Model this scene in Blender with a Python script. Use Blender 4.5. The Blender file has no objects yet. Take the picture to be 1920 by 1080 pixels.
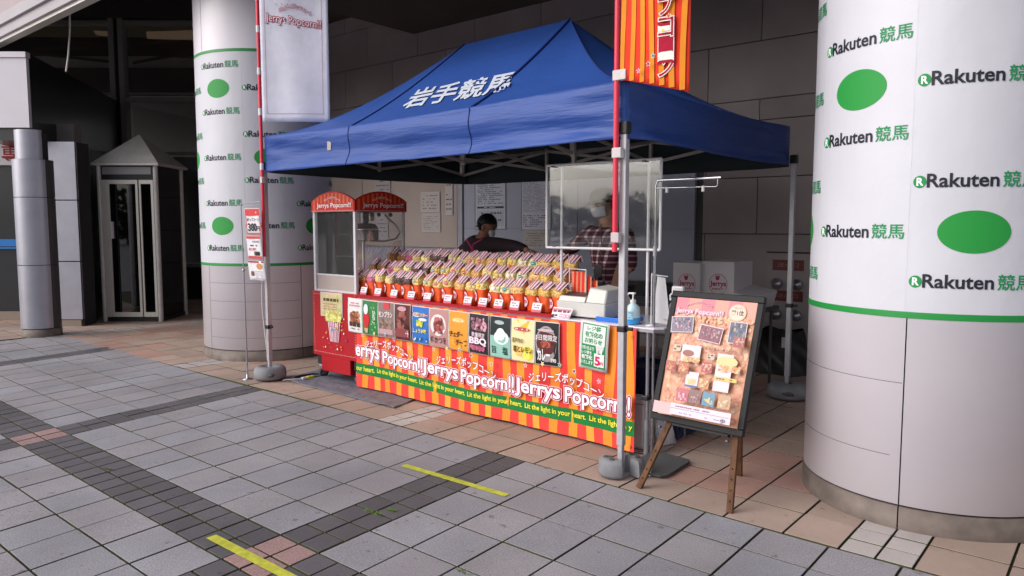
import bpy, bmesh, math, random
from mathutils import Vector, Matrix
random.seed(7)
S = bpy.context.scene
COL = S.collection
R = math.radians

# ------------------------------------------------------------------ camera
F, CX, CY, H = 1386.0, 960.0, 540.0, 1.45          # focal length in px of a 1920 frame, eye height in m
PITCH = math.atan(118/F)
HEAD = Vector((-.644, .765, 0)).normalized()
FWD = HEAD*math.cos(PITCH) + Vector((0, 0, -math.sin(PITCH)))
RGT = Vector((HEAD.y, -HEAD.x, 0))
UPV = RGT.cross(FWD)
EYE = Vector((0, 0, H))
cam = bpy.data.cameras.new('camera'); cam.sensor_width = 36; cam.lens = F/1920*36
cam.clip_start = .05; cam.clip_end = 500
co = bpy.data.objects.new('camera', cam); COL.objects.link(co)
co.matrix_world = Matrix.Translation(EYE) @ Matrix((RGT, UPV, -FWD)).transposed().to_4x4()
S.camera = co
# ------------------------------------------------------------------ light
SUN_EL, SUN_AZ = R(34), R(240)      # azimuth of the direction towards the sun, counted from +X anticlockwise
w = bpy.data.worlds.new('World'); S.world = w; w.use_nodes = True
nt = w.node_tree; nt.nodes.clear()
sky = nt.nodes.new('ShaderNodeTexSky'); sky.sky_type = 'NISHITA'; sky.sun_disc = False
sky.sun_elevation = SUN_EL; sky.sun_rotation = R(90) - SUN_AZ; sky.dust_density = 4; sky.air_density = 1.0
hs = nt.nodes.new('ShaderNodeHueSaturation'); hs.inputs['Saturation'].default_value = .34
bg = nt.nodes.new('ShaderNodeBackground'); bg.inputs['Strength'].default_value = .15
wo = nt.nodes.new('ShaderNodeOutputWorld')
nt.links.new(sky.outputs[0], hs.inputs['Color']); nt.links.new(hs.outputs[0], bg.inputs[0]); nt.links.new(bg.outputs[0], wo.inputs[0])
sl = bpy.data.lights.new('sun', 'SUN'); sl.energy = 1.0; sl.angle = R(60); sl.color = (1, .98, .96)
so = bpy.data.objects.new('sun', sl); COL.objects.link(so)
d = Vector((math.cos(SUN_AZ)*math.cos(SUN_EL), math.sin(SUN_AZ)*math.cos(SUN_EL), math.sin(SUN_EL)))
so.rotation_euler = d.to_track_quat('Z', 'Y').to_euler(); so.location = (0, -5, 12)
S.view_settings.view_transform = 'Standard'; S.view_settings.look = 'None'
S.view_settings.exposure = 0.17; S.view_settings.gamma = 1; S.view_settings.use_curve_mapping = False
S.cycles.max_bounces = 6; S.cycles.transparent_max_bounces = 12; S.cycles.use_denoising = True

# ------------------------------------------------------------------ photo measuring (pixel of the photo -> place on a known plane)
def ray(x, y): return FWD + RGT*((x-CX)/F) - UPV*((y-CY)/F)
def on_z(x, y, z=0.): d = ray(x, y); return EYE + d*((z-H)/d.z)
def on_y(x, y, Y): d = ray(x, y); return EYE + d*(Y/d.y)
def on_plane(x, y, p, n): d = ray(x, y); n = Vector(n); return EYE + d*((Vector(p)-EYE).dot(n)/d.dot(n))
def to_px(p):
    v = Vector(p)-EYE; z = v.dot(FWD)
    return (CX+F*v.dot(RGT)/z, CY-F*v.dot(UPV)/z, z)
def FD(lat, dep, z=0.): v = HEAD*dep + RGT*lat; return Vector((v.x, v.y, z))

# ------------------------------------------------------------------ materials
def hexc(h):
    h = h.lstrip('#'); c = [int(h[i:i+2], 16)/255 for i in (0, 2, 4)]
    return tuple((v/12.92 if v <= .04045 else ((v+.055)/1.055)**2.4) for v in c) + (1,)
def mat(name, col, rough=.6, metal=0., noise=None, bump=None, spec=.5, obj_rand=0., attr=False, coat=0., stretch=None, col2=None, sheen=0, trans=0):
    """col / col2 mixed by noise=(scale, amount, detail); bump=(scale, strength); obj_rand = brightness change per object"""
    m = bpy.data.materials.new(name); m.use_nodes = True; t = m.node_tree; N = t.nodes; L = t.links
    b = N['Principled BSDF']
    if isinstance(col, str): col = hexc(col)
    if isinstance(col2, str): col2 = hexc(col2)
    b.inputs['Roughness'].default_value = rough; b.inputs['Metallic'].default_value = metal
    b.inputs['Specular IOR Level'].default_value = spec
    if coat: b.inputs['Coat Weight'].default_value = coat; b.inputs['Coat Roughness'].default_value = .15
    if trans: b.inputs['Transmission Weight'].default_value = trans
    tc = N.new('ShaderNodeTexCoord'); vec = tc.outputs['Object']
    gm = N.new('ShaderNodeNewGeometry'); vec = gm.outputs['Position']
    if stretch:
        mp = N.new('ShaderNodeMapping'); mp.inputs['Scale'].default_value = stretch; L.new(vec, mp.inputs[0]); vec = mp.outputs[0]
    if attr:
        a = N.new('ShaderNodeAttribute'); a.attribute_name = 'col'; out = a.outputs['Color']
    else:
        c = N.new('ShaderNodeRGB'); c.outputs[0].default_value = col; out = c.outputs[0]
    if noise:
        n = N.new('ShaderNodeTexNoise'); n.inputs['Scale'].default_value = noise[0]; n.inputs['Detail'].default_value = noise[2] if len(noise) > 2 else 6
        L.new(vec, n.inputs['Vector'])
        rp = N.new('ShaderNodeMapRange'); rp.inputs[1].default_value = .3; rp.inputs[2].default_value = .7
        L.new(n.outputs[0], rp.inputs[0])
        mx = N.new('ShaderNodeMix'); mx.data_type = 'RGBA'
        if col2 is not None:
            L.new(rp.outputs[0], mx.inputs[0]); L.new(out, mx.inputs[6]); mx.inputs[7].default_value = col2
        else:
            mx.blend_type = 'MULTIPLY'; mx.inputs[0].default_value = 1
            r2 = N.new('ShaderNodeMapRange'); r2.inputs[3].default_value = 1-noise[1]; r2.inputs[4].default_value = 1+noise[1]
            L.new(rp.outputs[0], r2.inputs[0]); L.new(out, mx.inputs[6]); L.new(r2.outputs[0], mx.inputs[7])
        out = mx.outputs[2]
    if obj_rand:
        oi = N.new('ShaderNodeObjectInfo'); r3 = N.new('ShaderNodeMapRange'); r3.inputs[3].default_value = 1-obj_rand; r3.inputs[4].default_value = 1+obj_rand
        L.new(oi.outputs['Random'], r3.inputs[0]); m2 = N.new('ShaderNodeMix'); m2.data_type = 'RGBA'; m2.blend_type = 'MULTIPLY'; m2.inputs[0].default_value = 1
        L.new(out, m2.inputs[6]); L.new(r3.outputs[0], m2.inputs[7]); out = m2.outputs[2]
    L.new(out, b.inputs['Base Color'])
    if bump:
        n = N.new('ShaderNodeTexNoise'); n.inputs['Scale'].default_value = bump[0]; n.inputs['Detail'].default_value = 5
        L.new(vec, n.inputs['Vector']); bp = N.new('ShaderNodeBump'); bp.inputs['Strength'].default_value = bump[1]; bp.inputs['Distance'].default_value = bump[2] if len(bump) > 2 else .01
        L.new(n.outputs[0], bp.inputs['Height']); L.new(bp.outputs[0], b.inputs['Normal'])
    return m
def granite(name, ca, cb, cc, rand=.1):
    """speckled stone: fine noise between three greys, a broad stain on top"""
    m = mat(name, ca, .75, noise=(150, .5, 3), col2=cb, bump=(190, .22, .0015), obj_rand=rand)
    t = m.node_tree; N = t.nodes; L = t.links; b = N['Principled BSDF']
    src = b.inputs['Base Color'].links[0].from_socket
    g = N.new('ShaderNodeNewGeometry'); n = N.new('ShaderNodeTexNoise'); n.inputs['Scale'].default_value = 5; n.inputs['Detail'].default_value = 7; n.inputs['Roughness'].default_value = .7
    L.new(g.outputs['Position'], n.inputs['Vector'])
    r = N.new('ShaderNodeMapRange'); r.inputs[1].default_value = .35; r.inputs[2].default_value = .75; r.inputs[4].default_value = .45
    L.new(n.outputs[0], r.inputs[0]); mx = N.new('ShaderNodeMix'); mx.data_type = 'RGBA'
    L.new(r.outputs[0], mx.inputs[0]); L.new(src, mx.inputs[6]); mx.inputs[7].default_value = hexc(cc); L.new(mx.outputs[2], b.inputs['Base Color'])
    # broad damp stains and small dark spots of gum and dirt
    for sc_, lo_, hi_, dk_ in ((1.3, .40, .66, .80), (17, .66, .72, .62)):
        src = b.inputs['Base Color'].links[0].from_socket; n2 = N.new('ShaderNodeTexNoise'); n2.inputs['Scale'].default_value = sc_; n2.inputs['Detail'].default_value = 3; L.new(g.outputs['Position'], n2.inputs['Vector'])
        r4 = N.new('ShaderNodeMapRange'); r4.inputs[1].default_value = lo_; r4.inputs[2].default_value = hi_; r4.inputs[3].default_value = 1.04; r4.inputs[4].default_value = dk_; L.new(n2.outputs[0], r4.inputs[0])
        m4 = N.new('ShaderNodeMix'); m4.data_type = 'RGBA'; m4.blend_type = 'MULTIPLY'; m4.inputs[0].default_value = 1; L.new(src, m4.inputs[6]); L.new(r4.outputs[0], m4.inputs[7]); L.new(m4.outputs[2], b.inputs['Base Color'])
    # worn polish: roughness follows the stain
    r2 = N.new('ShaderNodeMapRange'); r2.inputs[3].default_value = .55; r2.inputs[4].default_value = .85; L.new(n.outputs[0], r2.inputs[0]); L.new(r2.outputs[0], b.inputs['Roughness'])
    return m
def clear(name, tint=(1, 1, 1), gloss=.08, rough=.02, haze=0.):
    m = bpy.data.materials.new(name); m.use_nodes = True; t = m.node_tree; N = t.nodes; L = t.links; N.clear()
    o = N.new('ShaderNodeOutputMaterial'); tr = N.new('ShaderNodeBsdfTransparent'); tr.inputs[0].default_value = (*tint, 1)
    gl = N.new('ShaderNodeBsdfGlossy'); gl.inputs['Roughness'].default_value = rough; gl.inputs[0].default_value = (1, 1, 1, 1)
    lw = N.new('ShaderNodeFresnel'); lw.inputs[0].default_value = 1.5
    ad = N.new('ShaderNodeMath'); ad.operation = 'ADD'; ad.inputs[1].default_value = gloss; L.new(lw.outputs[0], ad.inputs[0])
    mx = N.new('ShaderNodeMixShader'); L.new(ad.outputs[0], mx.inputs[0]); L.new(tr.outputs[0], mx.inputs[1]); L.new(gl.outputs[0], mx.inputs[2]); out = mx.outputs[0]
    if haze:
        df = N.new('ShaderNodeBsdfDiffuse'); df.inputs[0].default_value = (.8, .8, .82, 1); m2 = N.new('ShaderNodeMixShader'); m2.inputs[0].default_value = haze
        L.new(out, m2.inputs[1]); L.new(df.outputs[0], m2.inputs[2]); out = m2.outputs[0]
    L.new(out, o.inputs[0]); return m
MT = {}
def mk(key, *a, **k): MT[key] = mat(key, *a, **k)
mk('print', '#ffffff', .55, attr=True, spec=.4)
mk('cloth_print', '#ffffff', .8, attr=True, noise=(7, .07), bump=(7, .5, .012), spec=.25)
mk('glossy_print', '#ffffff', .42, attr=True, coat=.06, spec=.35)
mk('white_panel', '#e2dce5', .36, noise=(1.6, .05), coat=.25, spec=.5)
mk('film', '#cbcad3', .42, noise=(3, .03), bump=(5, .45, .015), stretch=(1, 1, .7))
mk('green_tape', '#1c8a3c', .45)
mk('skirting', '#6e625c', .6, metal=.1, noise=(9, .32), bump=(40, .1, .003))
mk('steel', '#b9b8c0', .3, metal=.85, noise=(20, .05))
mk('column_steel', '#a9a8b4', .38, metal=.6, noise=(6, .06))
mk('chrome', '#c9c9ce', .15, metal=1)
mk('aluminium', '#d6d2cc', .42, metal=.35, noise=(30, .05))
mk('booth_metal', '#bfbbb8', .45, metal=.15, noise=(12, .08))
mk('dark', '#1d1c1e', .5)
mk('hairline', '#6c666c', .8)
mk('seam', '#2b282c', .8)
mk('dark_panel', '#26272b', .28, noise=(2, .1), coat=.3)
mk('facade_frame', '#8a878a', .45, metal=.2)
mk('dark_frame', '#4c4a4e', .4, metal=.4)
mk('black_plastic', '#1b1b1e', .45)
mk('black_rubber', '#222224', .8)
mk('soffit', '#484442', .9, noise=(2, .1))
mk('stone_wall', '#958b8d', .7, noise=(1.2, .16), bump=(120, .12, .003), obj_rand=.09)
mk('board', '#ab9c97', .6, noise=(2.5, .05))
mk('board_blue', '#9a9eb2', .45, noise=(1.5, .05))
mk('pink_wall', '#a99a9e', .7, noise=(3, .06))
mk('fascia_paint', '#a9a2a8', .5, noise=(1.5, .06))
mk('white_metal', '#cfccd2', .35, noise=(15, .04), coat=.2)
mk('white_paint', '#d4d2d6', .45)
mk('pale_tile', '#aab0b8', .5)
mk('leg_paint', '#b8b7be', .38, metal=.3, noise=(25, .07))
mk('truss', '#c2bcb6', .5, metal=.3, noise=(20, .1))
mk('tent_blue', '#264a94', .55, noise=(1.3, .10), bump=(5.5, .45, .022), spec=.35, stretch=(.7, 1, 1.3))
mk('tent_valance', '#25468f', .5, noise=(2, .10), bump=(4.2, .85, .03), spec=.4, stretch=(.30, .30, 2.6))
mk('tent_lining', '#323e44', .9)
mk('tent_seam', '#142c72', .6)
mk('weight_grey', '#7b7b80', .75, noise=(8, .22), bump=(60, .2, .003))
mk('weight_dark', '#4e4c4e', .8, noise=(8, .2), bump=(60, .2, .003))
mk('red_pole', '#e0354f', .4)
mk('white_plastic', '#d8d6da', .35, spec=.5)
mk('cream_plastic', '#cdcac6', .4, noise=(30, .02))
mk('cart_red', '#a80e1e', .45, coat=.05, spec=.3, noise=(3, .06))
mk('tape_yellow', '#b9b93c', .7, noise=(24, .22), bump=(60, .4, .003))
mk('sheet_grey', '#6c6f7c', .55, noise=(6, .15), bump=(14, .8, .02))
mk('mat_grey', '#4a4a4b', .85, noise=(40, .1))
mk('wood', '#5c3c26', .6, noise=(6, .35), stretch=(8, 8, 1), spec=.25)
mk('easel_frame', '#121114', .55, spec=.3)
mk('cord_white', '#d5d0cc', .6)
mk('carton', '#c9c3c8', .75, noise=(5, .04))
mk('crate_blue', '#26345a', .5)
mk('bag_body', '#ffffff', .22, attr=True, coat=.5, noise=(34, .16), bump=(26, .5, .01))
mk('popcorn', '#ffffff', .5, attr=True, coat=.35, noise=(75, .30, 3), bump=(70, 1.0, .012))
mk('stripe_cloth', '#ffffff', .45, attr=True, bump=(60, .3, .005))
mk('plastic_bag', '#c9c8ce', .35, noise=(14, .08), bump=(12, .8, .03))
mk('gel_blue', '#2f8fd0', .15, spec=.6)
mk('bottle_clear', '#b9d3dc', .15, coat=.4)
mk('tray_blue', '#1f6fd0', .35)
mk('skin', '#a87a64', .5)
mk('hair', '#141213', .5, bump=(90, .5, .004), stretch=(1, 1, .4))
mk('mask', '#c8ccd4', .7)
mk('apron_pink', '#c43a78', .7)
mk('dark_jacket', '#2a1a22', .8, bump=(30, .4, .01))
mk('trousers', '#24242c', .85)
mk('kettle', '#cfcac4', .18, metal=.95)
mk('bulb', '#d8d8d8', .1, coat=.5)
mk('moss', '#3f4a1c', .95, noise=(60, .5))
mk('sign_red', '#641414', .5)
mk('sill', '#8d7f74', .7)
mk('blue_strip', '#1477c8', .4)
mk('weed', '#5f7d22', .8, noise=(90, .3))
mk('leaf_dark', '#2c3a22', .9, noise=(3, .4))
MT['acrylic'] = clear('acrylic', (.97, .98, .98), .0, .03, .0)
MT['glass_dark'] = clear('glass_dark', (.25, .26, .27), .03, .02)
MT['glass_front'] = clear('glass_front', (.8, .8, .82), .16, .02)
MT['glass_case'] = clear('glass_case', (.96, .97, .97), .01, .02, .015)
MT['clear_tape'] = clear('clear_tape', (.9, .9, .92), .05, .25, .55)
MT['bag_clear'] = clear('bag_clear', (.98, .98, .98), .05, .1)
MT['paver_grey'] = granite('paver_grey', '#74727a', '#a6a4ac', '#827e84', .08)
MT['paver_grey_b'] = granite('paver_grey_b', '#777379', '#a8a4aa', '#878085', .08)
MT['paver_dark'] = granite('paver_dark', '#48454a', '#67636a', '#4d494c', .2)
MT['paver_pink'] = granite('paver_pink', '#7c5858', '#b59896', '#80686a', .08)
MT['tile_tan'] = granite('tile_tan', '#a18b80', '#ab958a', '#8c786f', .08)
MT['tile_pink'] = granite('tile_pink', '#a47e74', '#b08c80', '#94766e', .08)
MT['tile_pale'] = granite('tile_pale', '#aaa1a0', '#b9b0ae', '#9a8f8c', .06)
def joint_mat():
    m = mat('joint_sand', '#3a322b', .95, noise=(3.2, .5, 6), col2='#4a5220', bump=(120, .5, .004)); return m
MT['joint'] = joint_mat()
def plaid():
    m = bpy.data.materials.new('plaid_shirt'); m.use_nodes = True; t = m.node_tree; N = t.nodes; L = t.links; b = N['Principled BSDF']; b.inputs['Roughness'].default_value = .85
    tc = N.new('ShaderNodeTexCoord'); sp = N.new('ShaderNodeSeparateXYZ'); L.new(tc.outputs['Object'], sp.inputs[0])
    def lines(sock, per, wd):
        a = N.new('ShaderNodeMath'); a.operation = 'MULTIPLY'; a.inputs[1].default_value = 1/per; L.new(sock, a.inputs[0])
        f = N.new('ShaderNodeMath'); f.operation = 'FRACT'; L.new(a.outputs[0], f.inputs[0])
        g = N.new('ShaderNodeMath'); g.operation = 'LESS_THAN'; g.inputs[1].default_value = wd; L.new(f.outputs[0], g.inputs[0]); return g.outputs[0]
    ad0 = N.new('ShaderNodeMath'); ad0.operation = 'SUBTRACT'; L.new(sp.outputs[0], ad0.inputs[0]); L.new(sp.outputs[1], ad0.inputs[1])
    a = lines(ad0.outputs[0], .062, .28); c = lines(sp.outputs[2], .05, .28)
    ad = N.new('ShaderNodeMath'); ad.operation = 'ADD'; L.new(a, ad.inputs[0]); L.new(c, ad.inputs[1])
    rp = N.new('ShaderNodeValToRGB'); e = rp.color_ramp.elements; e[0].color = hexc('#3a1620'); e[0].position = 0; e[1].color = hexc('#e0d2d2'); e[1].position = 1
    x = rp.color_ramp.elements.new(.5); x.color = hexc('#8d6470'); dv = N.new('ShaderNodeMath'); dv.operation = 'MULTIPLY'; dv.inputs[1].default_value = .5
    L.new(ad.outputs[0], dv.inputs[0]); L.new(dv.outputs[0], rp.inputs[0]); L.new(rp.outputs[0], b.inputs['Base Color']); return m
MT['plaid'] = plaid()
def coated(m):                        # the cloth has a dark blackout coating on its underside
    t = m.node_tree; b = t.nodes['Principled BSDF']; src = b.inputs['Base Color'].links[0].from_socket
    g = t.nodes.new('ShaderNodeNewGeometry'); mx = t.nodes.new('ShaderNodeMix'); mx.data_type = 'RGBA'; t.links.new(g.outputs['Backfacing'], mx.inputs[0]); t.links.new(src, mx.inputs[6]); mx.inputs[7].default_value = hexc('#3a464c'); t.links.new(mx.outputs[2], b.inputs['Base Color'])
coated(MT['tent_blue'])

# ------------------------------------------------------------------ mesh building
class MB:
    def __init__(s): s.v = []; s.f = []; s.m = []; s.c = []; s.sm = []; s.mats = []
    def mi(s, m):
        if m not in s.mats: s.mats.append(m)
        return s.mats.index(m)
    def add(s, vs, fs, m=None, col=None, smooth=False):
        b = len(s.v); s.v += [tuple(v) for v in vs]; k = s.mi(m) if m else 0
        for f in fs: s.f.append(tuple(b+i for i in f)); s.m.append(k); s.c.append(col or (1, 1, 1, 1)); s.sm.append(smooth)
        return s
    def box(s, c, d, m=None, rot=None, bev=0, col=None):
        x, y, z = (q/2 for q in d); c = Vector(c); rot = rot or Matrix.Identity(3)
        if bev:
            bm = bmesh.new(); bmesh.ops.create_cube(bm, size=1)
            for v in bm.verts: v.co = Vector((v.co.x*d[0], v.co.y*d[1], v.co.z*d[2]))
            bmesh.ops.bevel(bm, geom=bm.edges[:], offset=bev, segments=2, affect='EDGES', profile=.5)
            s.add([rot@v.co + c for v in bm.verts], [[v.index for v in f.verts] for f in bm.faces], m, col); bm.free(); return s
        vs = [rot@Vector(p)+c for p in ((-x,-y,-z),(x,-y,-z),(x,y,-z),(-x,y,-z),(-x,-y,z),(x,-y,z),(x,y,z),(-x,y,z))]
        return s.add(vs, [(0,3,2,1),(4,5,6,7),(0,1,5,4),(1,2,6,5),(2,3,7,6),(3,0,4,7)], m, col)
    def span(s, lo, hi, m=None, bev=0, col=None):
        lo = Vector(lo); hi = Vector(hi); return s.box((lo+hi)/2, hi-lo, m, None, bev, col)
    def bar(s, a, b, wdt, hgt=None, m=None, up=(0, 0, 1), col=None, bev=0):
        a = Vector(a); b = Vector(b); hgt = hgt or wdt; z = (b-a).normalized(); u = Vector(up)
        if abs(z.dot(u)) > .99: u = Vector((0, 1, 0))
        x = u.cross(z).normalized(); y = z.cross(x)
        return s.box((a+b)/2, (wdt, hgt, (b-a).length), m, Matrix((x, y, z)).transposed(), bev, col)
    def tube(s, pts, r, n=8, m=None, cap=True, col=None, radii=None):
        pts = [Vector(p) for p in pts]; vs = []; fs = []; px = None
        for i, p in enumerate(pts):
            t = (pts[min(i+1, len(pts)-1)] - pts[max(i-1, 0)]).normalized()
            if px is None:
                u = Vector((0, 0, 1)) if abs(t.z) < .9 else Vector((1, 0, 0)); px = u.cross(t).normalized()
            px = (px - t*px.dot(t)).normalized(); py = t.cross(px); rr = radii[i] if radii else r
            vs += [p + px*rr*math.cos(2*math.pi*k/n) + py*rr*math.sin(2*math.pi*k/n) for k in range(n)]
        for i in range(len(pts)-1):
            for k in range(n): a = i*n+k; b2 = i*n+(k+1) % n; fs.append((a, b2, b2+n, a+n))
        s.add(vs, fs, m, col, True)
        if cap: s.add(vs[:n], [tuple(range(n))[::-1]], m, col); s.add(vs[-n:], [tuple(range(n))], m, col)
        return s
    def lathe(s, prof, c=(0, 0, 0), n=32, m=None, a0=0, a1=2*math.pi, col=None, smooth=True, axis=None):
        c = Vector(c); full = abs(a1-a0-2*math.pi) < 1e-4; k = n if full else n+1; vs = []; fs = []
        for r, z in prof:
            for i in range(k):
                a = a0+(a1-a0)*i/n; p = Vector((r*math.cos(a), r*math.sin(a), z)); vs.append((axis@p if axis else p)+c)
        for j in range(len(prof)-1):
            for i in range(n):
                i2 = (i+1) % k; fs.append((j*k+i, j*k+i2, (j+1)*k+i2, (j+1)*k+i))
        return s.add(vs, fs, m, col, smooth)
    def prism(s, pts, z0, z1, m=None, col=None):
        n = len(pts); vs = [(x, y, z0) for x, y in pts]+[(x, y, z1) for x, y in pts]
        return s.add(vs, [tuple(range(n))[::-1], tuple(range(n, 2*n))]+[(i, (i+1) % n, (i+1) % n+n, i+n) for i in range(n)], m, col)
    def slab(s, pts, th, m=None, col=None):
        """flat polygon of 3-D points given a thickness along -normal"""
        P = [Vector(p) for p in pts]; nrm = (P[1]-P[0]).cross(P[2]-P[1]).normalized(); n = len(P)
        vs = P+[p-nrm*th for p in P]
        return s.add(vs, [tuple(range(n)), tuple(range(n, 2*n))[::-1]]+[(i, i+n, (i+1) % n+n, (i+1) % n) for i in range(n)], m, col)
    def sphere(s, c, r, m=None, n=12, col=None, sc=(1, 1, 1)):
        c = Vector(c); vs = []; fs = []; h = n//2
        for j in range(h+1):
            th = math.pi*j/h
            for i in range(n):
                a = 2*math.pi*i/n; vs.append(c+Vector((r*sc[0]*math.sin(th)*math.cos(a), r*sc[1]*math.sin(th)*math.sin(a), r*sc[2]*math.cos(th))))
        for j in range(h):
            for i in range(n): a = j*n+i; b2 = j*n+(i+1) % n; fs.append((a, a+n, b2+n, b2))
        return s.add(vs, fs, m, col, True)
    def grid(s, fn, nu, nv, m=None, col=None, smooth=True):
        vs = [fn(i/nu, j/nv) for j in range(nv+1) for i in range(nu+1)]
        return s.add(vs, [(j*(nu+1)+i, j*(nu+1)+i+1, (j+1)*(nu+1)+i+1, (j+1)*(nu+1)+i) for j in range(nv) for i in range(nu)], m, col, smooth)
    def mesh(s, name, m=None):
        me = bpy.data.meshes.new(name); me.from_pydata(s.v, [], s.f)
        for q in s.mats or [m or 'white_paint']: me.materials.append(MT[q or m or 'white_paint'])
        me.polygons.foreach_set('material_index', s.m); me.polygons.foreach_set('use_smooth', s.sm)
        if any(q[:3] != (1, 1, 1) for q in s.c) or any(k in ('print', 'cloth_print', 'glossy_print', 'bag_body', 'popcorn', 'stripe_cloth') for k in s.mats):
            ca = me.color_attributes.new('col', 'FLOAT_COLOR', 'CORNER'); buf = []
            for f, q in zip(s.f, s.c): buf += list(q)*len(f)
            ca.data.foreach_set('color', buf)
        me.update(); return me
    def build(s, name, m=None, parent=None):
        o = bpy.data.objects.new(name, s.mesh(name, m)); COL.objects.link(o); return child(o, parent)
def child(o, parent):
    """parts are modelled in world space; only a thing's Empty carries a location, which the part undoes"""
    if parent is not None:
        o.parent = parent
        o.matrix_parent_inverse = Matrix.Identity(4) if parent.parent else Matrix.Translation(-parent.location)
    return o
def tag(o, label=None, cat=None, group=None, kind=None):
    if label: o['label'] = label
    if cat: o['category'] = cat
    if group: o['group'] = group
    if kind: o['kind'] = kind
    return o
def thing(name, label, cat, loc=(0, 0, 0), group=None, kind=None):
    o = bpy.data.objects.new(name, None); COL.objects.link(o); o.location = loc; o.empty_display_size = .1
    return tag(o, label, cat, group, kind)
def copy_tree(o, parent=None):
    c = o.copy(); COL.objects.link(c)
    if parent is not None: c.parent = parent; c.matrix_parent_inverse = o.matrix_parent_inverse.copy()
    for k in list(o.children): copy_tree(k, c)
    return c

# ------------------------------------------------------------------ flat print
TXT = {}
def glyphs(body, bold=0., res=3):
    k = (body, round(bold, 3), res)
    if k not in TXT:
        c = bpy.data.curves.new('t', 'FONT'); c.body = body; c.resolution_u = res; c.offset = bold
        o = bpy.data.objects.new('t', c); COL.objects.link(o); bpy.context.view_layer.update()
        me = bpy.data.meshes.new_from_object(o.evaluated_get(bpy.context.evaluated_depsgraph_get()))
        TXT[k] = ([tuple(v.co)[:2] for v in me.vertices], [tuple(p.vertices) for p in me.polygons])
        bpy.data.objects.remove(o); bpy.data.curves.remove(c); bpy.data.meshes.remove(me)
    return TXT[k]
def ext(body):
    v, _ = glyphs(body, 0.); xs = [p[0] for p in v]; ys = [p[1] for p in v]; return min(xs), max(xs), min(ys), max(ys)
class Print:
    """flat print laid on a surface: S(u, v, h) -> 3-D point, h = height off the surface"""
    def __init__(s, S, m='print', step=.0008): s.S = S; s.b = MB(); s.mt = m; s.h = step; s.step = step
    def nxt(s): s.h += s.step; return s.h
    def poly(s, pts, col, h=None):
        h = s.nxt() if h is None else h
        s.b.add([s.S(u, v, h) for u, v in pts], [tuple(range(len(pts)))], s.mt, hexc(col) if isinstance(col, str) else col)
    def rect(s, u0, v0, u1, v1, col, nu=1, nv=1, h=None):
        h = s.nxt() if h is None else h; c = hexc(col) if isinstance(col, str) else col
        vs = [s.S(u0+(u1-u0)*i/nu, v0+(v1-v0)*j/nv, h) for j in range(nv+1) for i in range(nu+1)]
        s.b.add(vs, [(j*(nu+1)+i, j*(nu+1)+i+1, (j+1)*(nu+1)+i+1, (j+1)*(nu+1)+i) for j in range(nv) for i in range(nu)], s.mt, c)
    def frame(s, u0, v0, u1, v1, t, col):
        h = s.nxt()
        s.rect(u0, v0, u1, v0+t, col, h=h); s.rect(u0, v1-t, u1, v1, col, h=h); s.rect(u0, v0+t, u0+t, v1-t, col, h=h); s.rect(u1-t, v0+t, u1, v1-t, col, h=h)
    def disc(s, u, v, a, b, col, n=40, rings=7):
        h = s.nxt(); vs = [s.S(u, v, h)]; fs = []
        for j in range(1, rings+1): vs += [s.S(u+a*j/rings*math.cos(2*math.pi*i/n), v+b*j/rings*math.sin(2*math.pi*i/n), h) for i in range(n)]
        fs = [(0, 1+i, 1+(i+1) % n) for i in range(n)]+[(1+(j-1)*n+i, 1+j*n+i, 1+j*n+(i+1) % n, 1+(j-1)*n+(i+1) % n) for j in range(1, rings) for i in range(n)]
        s.b.add(vs, fs, s.mt, hexc(col))
    def ell(s, u, v, a, b, col, n=20, h=None, rot=0): s.poly([(u+a*math.cos(t)*math.cos(rot)-b*math.sin(t)*math.sin(rot), v+a*math.cos(t)*math.sin(rot)+b*math.sin(t)*math.cos(rot)) for t in (2*math.pi*i/n for i in range(n))], col, h)
    def star(s, u, v, r, col, rot=0): s.poly([(u+(r if i % 2 == 0 else r*.45)*math.sin(rot+math.pi*i/5), v+(r if i % 2 == 0 else r*.45)*math.cos(rot+math.pi*i/5)) for i in range(10)], col)
    def blobs(s, u0, v0, u1, v1, cols, n, r0, r1, seed=1):
        rg = random.Random(seed); hs = [s.nxt() for _ in range(6)]
        for i in range(n):
            r = rg.uniform(r0, r1); u = rg.uniform(u0+r, u1-r); v = rg.uniform(v0+r, v1-r)
            k = 6; a = rg.random()*6
            s.poly([(u+r*rg.uniform(.7, 1.1)*math.cos(a+2*math.pi*j/k), v+r*rg.uniform(.7, 1.1)*math.sin(a+2*math.pi*j/k)) for j in range(k)], rg.choice(cols), hs[i % 6]+i*.0000012)
    def text(s, body, u0, v0, u1, v1, col, bold=.0, keep=False, warp=None, res=3, layers=None):
        """fit the text into the box; layers = [(bold, colour), ...] from back to front"""
        x0, x1, y0, y1 = ext(body); sx = (u1-u0)/(x1-x0); sy = (v1-v0)/(y1-y0)
        if keep: sx = sy = min(sx, sy)
        for bd, cl in (layers or [(bold, col)]):
            v, f = glyphs(body, bd, res); h = s.nxt(); c = hexc(cl)
            pts = []
            for x, y in v:
                a, b2 = u0+(x-x0)*sx, v0+(y-y0)*sy
                if warp: a, b2 = warp(a, b2)
                pts.append(s.S(a, b2, h))
            s.b.add(pts, f, s.mt, c)
    def vtext(s, body, u0, v1, size, col, bold=.02, gap=1.05):
        for i, ch in enumerate(body):
            s.text(ch, u0, v1-(i+1)*size*gap+size*(gap-1), u0+size, v1-i*size*gap, col, bold)
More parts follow.
